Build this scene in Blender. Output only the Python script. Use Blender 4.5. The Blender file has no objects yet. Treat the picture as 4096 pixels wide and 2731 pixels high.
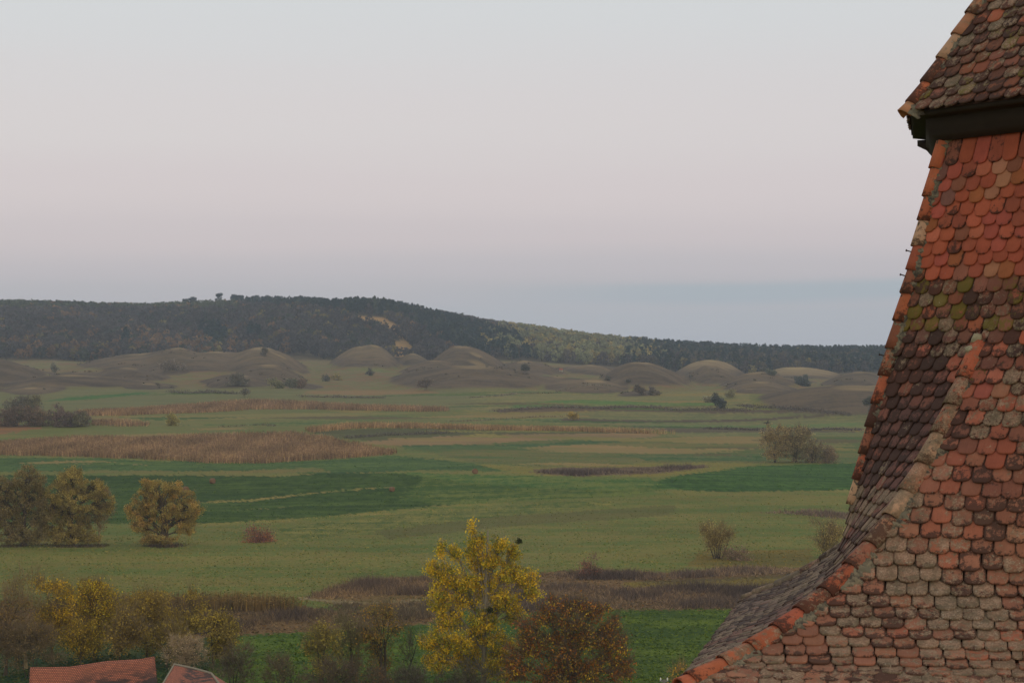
import bpy, math, random
import numpy as np
from mathutils import Vector, Matrix

# ------------------------------------------------------------------ camera, sky, sun, exposure
scene = bpy.context.scene
COL = scene.collection
F = 8533.0          # focal length in pixels of the 4096 px wide photograph
HOR = 1430.0        # eye level in that photograph
cam_d = bpy.data.cameras.new("camera")
cam_d.sensor_width = 36.0
cam_d.lens = 36.0 * F / 4096.0
cam_d.shift_y = (HOR - 1365.5) / 4096.0
cam_d.clip_start = 0.5
cam_d.clip_end = 12000.0
cam = bpy.data.objects.new("camera", cam_d)
cam.rotation_euler = (math.radians(90), 0, 0)
cam.location = (0, 0, 0)
COL.objects.link(cam)
scene.camera = cam

SUN_EL, SUN_AZ = math.radians(4.0), math.radians(148.0)   # azimuth clockwise from +Y (the view direction)
world = bpy.data.worlds.new("World")
scene.world = world
world.use_nodes = True
wn, wl = world.node_tree.nodes, world.node_tree.links
wn.clear()


def lin(c):
    c = np.asarray(c, float) / 255.0
    return np.where(c <= 0.04045, c / 12.92, ((c + 0.055) / 1.055) ** 2.4)


w_out = wn.new("ShaderNodeOutputWorld")
w_add = wn.new("ShaderNodeAddShader")
w_bg = wn.new("ShaderNodeBackground")
w_bg2 = wn.new("ShaderNodeBackground")
w_sky = wn.new("ShaderNodeTexSky")
w_sky.sky_type = 'NISHITA'
w_sky.sun_disc = False
w_sky.sun_elevation = SUN_EL
w_sky.sun_rotation = SUN_AZ
w_bg2.inputs["Strength"].default_value = 0.02
wl.new(w_sky.outputs[0], w_bg2.inputs["Color"])
w_tc = wn.new("ShaderNodeTexCoord")
w_sep = wn.new("ShaderNodeSeparateXYZ")
wl.new(w_tc.outputs["Generated"], w_sep.inputs[0])
# slow, flat cloud-like ripples of the haze layers: noise stretched along the horizon shifts the gradient a little
w_map = wn.new("ShaderNodeMapping")
w_map.inputs["Scale"].default_value = (1.6, 1.6, 34.0)
wl.new(w_tc.outputs["Generated"], w_map.inputs["Vector"])
w_noise = wn.new("ShaderNodeTexNoise")
w_noise.inputs["Scale"].default_value = 1.7
w_noise.inputs["Detail"].default_value = 2.0
wl.new(w_map.outputs[0], w_noise.inputs["Vector"])
w_ma = wn.new("ShaderNodeMath"); w_ma.operation = 'MULTIPLY_ADD'
w_ma.inputs[1].default_value = 0.016
w_ma.inputs[2].default_value = -0.008
wl.new(w_noise.outputs["Fac"], w_ma.inputs[0])
w_sum = wn.new("ShaderNodeMath"); w_sum.operation = 'ADD'
wl.new(w_sep.outputs["Z"], w_sum.inputs[0]); wl.new(w_ma.outputs[0], w_sum.inputs[1])
w_pow = wn.new("ShaderNodeMath"); w_pow.operation = 'POWER'; w_pow.use_clamp = True
w_mx = wn.new("ShaderNodeMath"); w_mx.operation = 'MAXIMUM'; w_mx.inputs[1].default_value = 0.0
wl.new(w_sum.outputs[0], w_mx.inputs[0]); wl.new(w_mx.outputs[0], w_pow.inputs[0]); w_pow.inputs[1].default_value = 0.5
w_ramp = wn.new("ShaderNodeValToRGB")
w_ramp.color_ramp.interpolation = 'EASE'
SKY = [(0.0, (177, 183, 194)), (0.020, (180, 186, 196)), (0.030, (187, 187, 196)), (0.040, (194, 190, 199)), (0.055, (205, 196, 203)),
       (0.076, (213, 203, 208)), (0.109, (216, 209, 212)), (0.170, (213, 214, 217)), (0.35, (210, 213, 218)), (1.0, (192, 199, 210))]
els = w_ramp.color_ramp.elements
els[0].position, els[1].position = 0.0, 1.0
for p, c in SKY[1:-1]:
    els.new(math.sqrt(p))
for e, (p, c) in zip(els, SKY):
    e.color = (*lin(c), 1.0)
wl.new(w_pow.outputs[0], w_ramp.inputs[0])
# a thin blue-grey cloud bank low over the right-hand hills
def w_math(op, a_, b_):
    n = wn.new("ShaderNodeMath"); n.operation = op
    for i_, v in enumerate((a_, b_)):
        if isinstance(v, (int, float)): n.inputs[i_].default_value = v
        else: wl.new(v, n.inputs[i_])
    return n.outputs[0]


def w_step(v, lo, hi):
    n = wn.new("ShaderNodeMapRange"); n.interpolation_type = 'SMOOTHSTEP'
    n.inputs["From Min"].default_value = lo; n.inputs["From Max"].default_value = hi
    wl.new(v, n.inputs["Value"])
    return n.outputs[0]


elev = w_math('ADD', w_sum.outputs[0], w_math('MULTIPLY', w_sep.outputs["X"], -.012))
bank = w_math('MULTIPLY', w_math('SUBTRACT', w_step(elev, .022, .028), w_step(elev, .030, .034)), w_step(w_sep.outputs["X"], -.06, .10))
bank = w_math('MULTIPLY', bank, w_step(w_sep.outputs["Y"], .2, .7))
w_mix = wn.new("ShaderNodeMix"); w_mix.data_type = 'RGBA'
wl.new(w_math('MULTIPLY', bank, .75), w_mix.inputs[0]); wl.new(w_ramp.outputs[0], w_mix.inputs[6])
w_mix.inputs[7].default_value = (*lin((166, 182, 195)), 1)
wl.new(w_mix.outputs[2], w_bg.inputs["Color"])
w_bg.inputs["Strength"].default_value = 0.945
wl.new(w_bg.outputs[0], w_add.inputs[0]); wl.new(w_bg2.outputs[0], w_add.inputs[1])
wl.new(w_add.outputs[0], w_out.inputs["Surface"])

sun_d = bpy.data.lights.new("sun", 'SUN')
sun_d.energy = 0.55
sun_d.angle = math.radians(14)
sun_d.color = (1.0, 0.86, 0.74)
sun = bpy.data.objects.new("sun", sun_d)
sd = Vector((math.sin(SUN_AZ) * math.cos(SUN_EL), math.cos(SUN_AZ) * math.cos(SUN_EL), math.sin(SUN_EL)))
sun.rotation_euler = (-sd).to_track_quat('-Z', 'Y').to_euler()
sun.location = (0, -50, 60)
COL.objects.link(sun)

vs = scene.view_settings
scene.display_settings.display_device = 'sRGB'
vs.view_transform = 'Standard'
vs.look = 'None'
vs.exposure = 0.0
vs.gamma = 1.0
vs.use_curve_mapping = False
scene.cycles.max_bounces = 6
scene.cycles.diffuse_bounces = 3
scene.cycles.volume_bounces = 1
scene.cycles.transparent_max_bounces = 8
scene.cycles.use_denoising = True

# ------------------------------------------------------------------ helpers
ILL = 0.66          # mean light on open ground: display colour / ILL = base colour


def alb(c, k=1.0):
    return np.clip(lin(c) / ILL * k * np.array([1.04, 1.0, .90]), 0.004, 0.85)


def mesh_obj(name, V, faces, mat, parent=None, attrs=None, smooth=False, kind=None, label=None, cat=None, group=None):
    """faces: array (n,3|4) or list of such arrays"""
    if isinstance(faces, np.ndarray):
        faces = [faces]
    V = np.asarray(V, np.float32).reshape(-1, 3)
    me = bpy.data.meshes.new(name)
    me.vertices.add(len(V))
    me.vertices.foreach_set("co", V.ravel())
    faces = [np.asarray(f, np.int32) for f in faces if len(f)]
    loops = np.concatenate([f.ravel() for f in faces])
    sizes = np.concatenate([np.full(len(f), f.shape[1], np.int32) for f in faces])
    starts = np.concatenate([[0], np.cumsum(sizes)[:-1]]).astype(np.int32)
    me.loops.add(len(loops))
    me.loops.foreach_set("vertex_index", loops)
    me.polygons.add(len(sizes))
    me.polygons.foreach_set("loop_start", starts)
    if smooth:
        me.polygons.foreach_set("use_smooth", np.ones(len(sizes), bool))
    me.update(calc_edges=True)
    for an, arr in (attrs or {}).items():
        arr = np.asarray(arr, np.float32)
        if arr.ndim == 1:
            a = me.attributes.new(an, 'FLOAT', 'POINT'); a.data.foreach_set("value", arr)
        elif an.startswith("p_"):
            a = me.attributes.new(an, 'FLOAT_VECTOR', 'POINT'); a.data.foreach_set("vector", arr.ravel())
        else:
            a = me.attributes.new(an, 'FLOAT_COLOR', 'POINT')
            a.data.foreach_set("color", np.hstack([arr, np.ones((len(arr), 1), np.float32)]).ravel().astype(np.float32))
    me.materials.append(mat)
    o = bpy.data.objects.new(name, me)
    COL.objects.link(o)
    if parent is not None:
        o.parent = parent
    return tag(o, label, cat, group, kind)


def tag(o, label=None, cat=None, group=None, kind=None):
    for k, v in (("label", label), ("category", cat), ("group", group), ("kind", kind)):
        if v:
            o[k] = v
    return o


def thing(name, loc, label, cat, group=None):
    e = bpy.data.objects.new(name, None)
    e.location = loc
    e.empty_display_size = 0.5
    COL.objects.link(e)
    return tag(e, label, cat, group)


def sstep(x, a, b):
    t = np.clip((np.asarray(x, float) - a) / (b - a), 0, 1)
    return t * t * (3 - 2 * t)


def inpoly(px, py, poly):
    poly = np.asarray(poly, float)
    c = np.zeros(np.shape(px), bool)
    x0, y0 = poly[-1]
    for x1, y1 in poly:
        if y0 != y1:
            cond = ((y1 > py) != (y0 > py)) & (px < (x0 - x1) * (py - y1) / (y0 - y1) + x1)
            c ^= cond
        x0, y0 = x1, y1
    return c


class Soup:
    """collects triangles and quads with one colour per vertex"""
    def __init__(s):
        s.V, s.C, s.F3, s.F4, s.n = [], [], [], [], 0

    def add(s, V, f, C):
        V = np.asarray(V, float).reshape(-1, 3)
        f = np.asarray(f, np.int64)
        C = np.broadcast_to(np.asarray(C, float), (len(V), 3)) if np.ndim(C) == 1 else np.asarray(C, float)
        (s.F3 if f.shape[1] == 3 else s.F4).append(f + s.n)
        s.V.append(V); s.C.append(C); s.n += len(V)

    def build(s, name, mat, parent=None, **kw):
        if not s.n:
            return None
        fs = []
        if s.F3: fs.append(np.vstack(s.F3))
        if s.F4: fs.append(np.vstack(s.F4))
        return mesh_obj(name, np.vstack(s.V), fs, mat, parent, {"Col": np.vstack(s.C)}, **kw)

    def leaves(s, P, size, rng, C, flat=0.0):
        n = len(P)
        a = rng.normal(size=(n, 3)); a[:, 2] *= 1 - flat
        a /= np.linalg.norm(a, axis=1)[:, None] + 1e-9
        b = np.cross(a, rng.normal(size=(n, 3))); b /= np.linalg.norm(b, axis=1)[:, None] + 1e-9
        sz = (np.broadcast_to(size, (n,)) * rng.uniform(0.65, 1.35, n))[:, None]
        V = np.stack([P - a * sz * .55, P + b * sz * .36, P + a * sz * .55, P - b * sz * .36], 1)
        f = np.arange(n * 4).reshape(n, 4)
        s.add(V, f, np.repeat(C, 4, axis=0))

    def tris(s, P, size, rng, C):
        n = len(P)
        a = rng.normal(size=(n, 3)); a /= np.linalg.norm(a, axis=1)[:, None] + 1e-9
        b = np.cross(a, rng.normal(size=(n, 3))); b /= np.linalg.norm(b, axis=1)[:, None] + 1e-9
        sz = np.broadcast_to(size, (n,))[:, None] * rng.uniform(0.7, 1.3, (n, 1))
        V = np.stack([P + a * sz * .6, P - a * sz * .4 + b * sz * .5, P - a * sz * .4 - b * sz * .5], 1)
        s.add(V, np.arange(n * 3).reshape(n, 3), np.repeat(C, 3, axis=0))

    def spikes(s, A, B, width, rng, C):
        n = len(A)
        d = B - A
        sd_ = np.cross(d, rng.normal(size=(n, 3))); sd_ /= np.linalg.norm(sd_, axis=1)[:, None] + 1e-9
        w = np.broadcast_to(width, (n,))[:, None]
        V = np.stack([A - sd_ * w * .5, A + sd_ * w * .5, B], 1)
        s.add(V, np.arange(n * 3).reshape(n, 3), np.repeat(C, 3, axis=0))

    def tubes(s, P, R, C, sides=4):
        """P (n,k,3) polylines, R (n,k) radii"""
        n, k = R.shape
        T = np.gradient(P, axis=1)
        T /= np.linalg.norm(T, axis=2)[..., None] + 1e-9
        ref = np.where(np.abs(T[..., 2:3]) > .9, np.array([1., 0, 0]), np.array([0, 0, 1.]))
        U = np.cross(T, ref); U /= np.linalg.norm(U, axis=2)[..., None] + 1e-9
        W = np.cross(T, U)
        an = np.linspace(0, 2 * np.pi, sides, endpoint=False)
        ring = P[:, :, None, :] + R[:, :, None, None] * (np.cos(an)[None, None, :, None] * U[:, :, None, :] + np.sin(an)[None, None, :, None] * W[:, :, None, :])
        idx = np.arange(n * k * sides).reshape(n, k, sides)
        j2 = np.roll(np.arange(sides), -1)
        q = np.stack([idx[:, :-1, :], idx[:, :-1, j2], idx[:, 1:, j2], idx[:, 1:, :]], -1).reshape(-1, 4)
        s.add(ring.reshape(-1, 3), q, C)


# ------------------------------------------------------------------ materials
def new_mat(name):
    m = bpy.data.materials.new(name)
    m.use_nodes = True
    nt = m.node_tree
    return m, nt.nodes, nt.links, nt.nodes["Principled BSDF"]


def attr_node(nodes, name):
    a = nodes.new("ShaderNodeAttribute"); a.attribute_name = name
    return a


def math_node(nodes, links, op, a, b=None, clamp=False):
    n = nodes.new("ShaderNodeMath"); n.operation = op; n.use_clamp = clamp
    for i, v in enumerate((a, b)):
        if v is None: continue
        if isinstance(v, (int, float)): n.inputs[i].default_value = v
        else: links.new(v, n.inputs[i])
    return n.outputs[0]


def mix_col(nodes, links, fac, a, b, mode='MIX'):
    n = nodes.new("ShaderNodeMix"); n.data_type = 'RGBA'; n.blend_type = mode
    for s_, v in ((n.inputs[0], fac), (n.inputs[6], a), (n.inputs[7], b)):
        if isinstance(v, (int, float)): s_.default_value = v
        elif isinstance(v, (tuple, list, np.ndarray)): s_.default_value = (*[float(x) for x in v[:3]], 1)
        else: links.new(v, s_)
    return n.outputs[2]


def noise(nodes, links, vec, scale, detail=3, rough=.55):
    n = nodes.new("ShaderNodeTexNoise")
    n.inputs["Scale"].default_value = scale; n.inputs["Detail"].default_value = detail; n.inputs["Roughness"].default_value = rough
    if vec is not None: links.new(vec, n.inputs["Vector"])
    return n.outputs["Fac"]


def ramp(nodes, links, fac, lo, hi):
    n = nodes.new("ShaderNodeMapRange"); n.interpolation_type = 'SMOOTHSTEP'
    n.inputs["From Min"].default_value = lo; n.inputs["From Max"].default_value = hi
    links.new(fac, n.inputs["Value"])
    return n.outputs[0]


def mapping(nodes, links, vec, scale):
    n = nodes.new("ShaderNodeMapping"); n.inputs["Scale"].default_value = scale
    links.new(vec, n.inputs["Vector"])
    return n.outputs[0]


def make_foliage(name, trans=.25):
    m, N, L, b = new_mat(name)
    a = attr_node(N, "Col")
    b.inputs["Roughness"].default_value = .75
    b.inputs["Specular IOR Level"].default_value = .15
    L.new(a.outputs["Color"], b.inputs["Base Color"])
    t = N.new("ShaderNodeBsdfTranslucent"); L.new(a.outputs["Color"], t.inputs["Color"])
    mx = N.new("ShaderNodeMixShader"); mx.inputs[0].default_value = trans
    L.new(b.outputs[0], mx.inputs[1]); L.new(t.outputs[0], mx.inputs[2])
    L.new(mx.outputs[0], N["Material Output"].inputs["Surface"])
    return m


M_LEAF = make_foliage("foliage", .28)
M_DRY = make_foliage("dry_stems", .12)
m, N, L, b = new_mat("bark")
a = attr_node(N, "Col"); tc = N.new("ShaderNodeTexCoord")
nz = noise(N, L, mapping(N, L, tc.outputs["Object"], (3, 3, .6)), 2.0, 4)
L.new(mix_col(N, L, .8, a.outputs["Color"], mix_col(N, L, nz, (.35, .35, .35), (1.5, 1.5, 1.5)), 'MULTIPLY'), b.inputs["Base Color"])
b.inputs["Roughness"].default_value = .9
M_BARK = m

# ground: two colours per place, mixed by patchy noise
m, N, L, b = new_mat("ground_cover")
c1, c2 = attr_node(N, "Col"), attr_node(N, "Col_b")
tc = N.new("ShaderNodeTexCoord")
obj = tc.outputs["Object"]
n1 = noise(N, L, mapping(N, L, obj, (.35, 1.0, 1.0)), .045, 4, .6)
n2 = noise(N, L, mapping(N, L, obj, (1.0, .30, 1.0)), .42, 4, .65)     # tussocks
n5 = noise(N, L, mapping(N, L, obj, (.45, 1.0, 1.0)), .13, 4, .6)      # damp and dry patches
n3 = noise(N, L, obj, 1.9, 2, .6)
n4 = noise(N, L, mapping(N, L, obj, (.05, 1.0, 1.0)), .25, 3, .6)      # mowing / drilling lines


def wsum(*tw):
    acc = None
    for t_, w_ in tw:
        q_ = math_node(N, L, 'MULTIPLY', t_, w_)
        acc = q_ if acc is None else math_node(N, L, 'ADD', acc, q_)
    return acc


n6 = noise(N, L, mapping(N, L, obj, (.03, .03, 1.5)), 1.0, 3, .6)         # trodden terraces along the slopes
f = wsum((n1, .3), (n2, .26), (n5, .28), (n4, .22))
col = mix_col(N, L, ramp(N, L, f, .45, .62), c1.outputs["Color"], c2.outputs["Color"])
val = math_node(N, L, 'ADD', wsum((n2, .65), (n5, .45), (n4, .32), (n3, .2), (n6, .35)), .02)
cmb = N.new("ShaderNodeCombineColor")
for i in range(3): L.new(val, cmb.inputs[i])
col = mix_col(N, L, 1.0, col, cmb.outputs[0], 'MULTIPLY')
L.new(col, b.inputs["Base Color"])
b.inputs["Roughness"].default_value = .95
b.inputs["Specular IOR Level"].default_value = .05
bp = N.new("ShaderNodeBump"); bp.inputs["Strength"].default_value = .5; bp.inputs["Distance"].default_value = .35
L.new(n2, bp.inputs["Height"]); L.new(bp.outputs[0], b.inputs["Normal"])
M_GROUND = m

# ------------------------------------------------------------------ terrain height
BASE_T = np.array([(0, -20), (60, -20), (150, -28.5), (215, -33.5), (290, -34.9), (350, -35.9), (430, -36.4), (545, -36.5), (650, -36.0), (740, -35.6),
                   (900, -33.6), (1120, -28.8), (1400, -19.8), (1700, -11.2), (2000, -4.5), (2060, -3.0), (2300, 0), (9000, 0)], float)
rr_ = np.arange(0, 9000, 10.0)
zz_ = np.interp(rr_, BASE_T[:, 0], BASE_T[:, 1])
k_ = np.hanning(13); k_ /= k_.sum()
zz_ = np.convolve(np.pad(zz_, 6, mode='edge'), k_, 'valid')
SKYLINE = np.array([(-1500, 1225), (-400, 1222), (0, 1212), (170, 1215), (400, 1222), (600, 1226), (720, 1216), (760, 1214), (870, 1209), (1000, 1206), (1130, 1203), (1250, 1206),
                    (1340, 1217), (1440, 1212), (1560, 1217), (1700, 1242), (1820, 1260), (1950, 1287), (2100, 1308), (2300, 1338), (2500, 1357), (2700, 1374),
                    (2900, 1385), (3100, 1394), (3300, 1396), (3550, 1396), (4096, 1397), (5500, 1396)], float)
# mounds: crest px, crest py, left half width px, right half width px, distance, depth half width m, straw
MOUNDS = [(560, 1408, 260, 240, 1790, 90, .2), (705, 1392, 170, 170, 1760, 70, .2), (870, 1404, 260, 200, 1750, 80, .25), (1060, 1388, 190, 180, 1720, 90, .35), (1430, 1388, 125, 150, 1820, 80, .4), (1490, 1389, 90, 110, 1815, 80, .4),
          (1655, 1414, 90, 90, 1880, 60, .4), (1835, 1384, 150, 200, 1760, 90, .1), (2085, 1440, 90, 190, 1700, 70, .1), (1740, 1442, 150, 170, 1620, 60, .1),
          (1900, 1466, 380, 330, 1490, 70, .1), (2370, 1460, 130, 120, 1830, 70, .5), (2565, 1450, 170, 230, 1560, 90, .15), (2370, 1517, 220, 150, 1440, 50, .25),
          (2830, 1443, 150, 160, 1930, 80, .9), (2845, 1459, 115, 135, 1720, 70, .2), (3030, 1489, 160, 170, 1560, 70, .15), (3055, 1528, 160, 170, 1450, 50, .2),
          (3150, 1470, 130, 260, 1940, 90, 1.0), (3430, 1490, 170, 150, 1620, 80, .15), (3450, 1546, 430, 400, 1190, 75, .05), (-60, 1432, 300, 260, 1560, 90, .1),
          (500, 1463, 150, 190, 1580, 40, .0), (300, 1500, 330, 420, 1430, 40, .0), (1075, 1458, 190, 150, 1500, 55, .1), (960, 1505, 140, 190, 1420, 50, .1), (2240, 1508, 160, 160, 1500, 40, .1)]
_rg = np.random.default_rng(19)
for _k in range(34):                       # low hummocks between them
    _d = _rg.uniform(1330, 1980); _x = _rg.uniform(-300, 4300)
    _b = HOR + F * np.interp(_d, rr_, -zz_) / _d + sstep(_d, 1150, 2000) * 13.0 * sstep(_x, 1900, 2900) * F / _d
    MOUNDS.append((_x, _b - _rg.uniform(9, 26), _rg.uniform(70, 190), _rg.uniform(70, 190), _d, _rg.uniform(18, 45), _rg.choice([0, .1, .3])))


def base_height(X, Y):
    r = np.hypot(X, Y)
    az = np.arctan2(X, Y)
    px = 2048 + F * np.tan(np.clip(az, -.6, .6))
    z = np.interp(r, rr_, zz_)
    z = z - sstep(r, 1150, 2000) * 13.0 * sstep(px, 1900, 2900)
    zr = (HOR - np.interp(px, SKYLINE[:, 0], SKYLINE[:, 1])) / F * 2950.0 - 11.5
    s = np.clip((r - 2060) / 890.0, 0, 1)
    s = np.where(s < 1, np.sin(s * math.pi / 2) ** 1.15, 1)
    z = z + (zr - z) * s
    z = np.where(r > 2950, zr - (r - 2950) * .05, z)
    # the spur with the bare crest
    prof = np.interp(px, [700, 1000, 1300, 1420, 1530, 1650, 1720, 1800], [0, .25, .8, 1, .95, .55, .3, 0])
    z = z + 19.0 * prof * np.exp(-((r - 2400) / 140.0) ** 2)
    z = z + sstep(r, 420, 640) * (1 - sstep(r, 1350, 1700)) * (1.15 * np.sin(Y * .021 + 1.4 * np.sin(X * .011 + .8)) + .8 * np.sin(X * .017 + Y * .008 + 2))
    amp = sstep(r, 250, 700) * (1 - sstep(r, 1900, 2200))
    z = z + sstep(r, 1250, 1450) * (1 - sstep(r, 2000, 2100)) * (.5 * np.sin(X * .09 + Y * .03) + .35 * np.sin(X * .05 - Y * .11) + .22 * np.sin(X * .23 + Y * .17))
    z = z + amp * (.55 * np.sin(X * .021 + 1.3) * np.sin(Y * .013) + .35 * np.sin(X * .047 + Y * .011))
    return z


def mound_height(X, Y):
    r = np.hypot(X, Y)
    px = 2048 + F * np.tan(np.clip(np.arctan2(X, Y), -.6, .6))
    wx = 26 * np.sin(Y * .021 + X * .009) + 16 * np.sin(X * .033 + 2.0) + 9 * np.sin(X * .071 + Y * .05) + 5 * np.sin(X * .15 + 1)
    wy = 24 * np.sin(X * .019 + 1.0) + 13 * np.sin(X * .052 + Y * .013) + 6 * np.sin(X * .12)
    acc = np.zeros(np.shape(r)); rel = np.zeros(np.shape(r)); straw = np.zeros(np.shape(r))
    for cx, cy, wl_, wr_, d, dep, st in MOUNDS:
        X0 = (cx - 2048) / F * d
        zb = base_height(np.array([X0]), np.array([float(d)]))[0]
        h = max((HOR - cy) / F * d - zb, 1.5)
        dx = (px + wx * .4 - cx); w = np.where(dx < 0, wl_, wr_) * 1.05
        q = (np.abs(dx) / w) ** 2 + ((r + wy * .45 - d) / (dep * 1.75)) ** 2
        b_ = .74 * np.clip(1 - q, 0, 1) ** 1.12 + .26 * np.exp(-2.6 * q)
        acc = acc + (h * b_) ** 4
        up = b_ > rel
        straw = np.where(up, st, straw)
        rel = np.maximum(rel, b_)
    return acc ** .25, rel, straw


def height(X, Y):
    return base_height(X, Y) + mound_height(X, Y)[0]


YS = np.concatenate([np.arange(120, 700, 1.5), np.arange(700, 3100, 3.0)])


def ground_at(px, py):
    """where the sight line through a pixel of the photograph meets the land"""
    u = (px - 2048) / F
    z = height(u * YS, YS)
    hit = np.nonzero(z >= -(py - HOR) / F * YS)[0]
    Y = YS[hit[0]] if len(hit) else YS[-1]
    return np.array([u * Y, Y, float(height(np.array([u * Y]), np.array([Y]))[0])])


def land(px, Y):
    X = (px - 2048) / F * Y
    return np.array([X, Y, float(height(np.array([X]), np.array([float(Y)]))[0])])


# ------------------------------------------------------------------ terrain mesh, split into fields
rng = np.random.default_rng(7)
rows_y = np.concatenate([np.arange(2900, 1640, -3.0)])
r_from_y = np.interp(rows_y[::-1], ((-zz_[10:150] / rr_[10:150]) * F + HOR)[::-1], rr_[10:150][::-1])[::-1]
R_ROWS = np.unique(np.concatenate([[0.5, 40, 80, 120, 160], np.sort(r_from_y), np.arange(r_from_y.max() + 2, 2060, 3.2), np.arange(2060, 2960, 16.0), [2980, 3020, 3080, 3160, 3280, 3400]]))
AZ = np.concatenate([np.arange(-180, -17, 7.0), np.arange(-16, 16.01, .062), np.arange(17, 180.1, 7.0)])
AZ[-1] = 180.0
azr = np.radians(AZ)
GX = R_ROWS[:, None] * np.sin(azr)[None, :]
GY = R_ROWS[:, None] * np.cos(azr)[None, :]
HB = base_height(GX, GY)
HM, REL, STR = mound_height(GX, GY)
GZ = HB + HM
nr, nc = GX.shape
front = np.cos(azr)[None, :] > .3
Ys = np.where(GY > 1, GY, 1e9)
PX = np.where(front, 2048 + F * GX / Ys, 2048.0)
PY = HOR - F * GZ / Ys                       # where a place on the land shows in the photograph; only used to lay out the fields
wob = (18 * np.sin(GX * .031 + 2) + 11 * np.sin(GX * .083 + GY * .02) + 6 * np.sin(GX * .21)) * np.clip(500 / np.hypot(GX, GY), .3, 1) * .22
PYw = PY + wob * .5 + rng.normal(0, 1, PY.shape) * np.clip(900 / np.hypot(GX, GY), .8, 3.2)
PXw = PX + rng.normal(0, 12, PX.shape)

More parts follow.
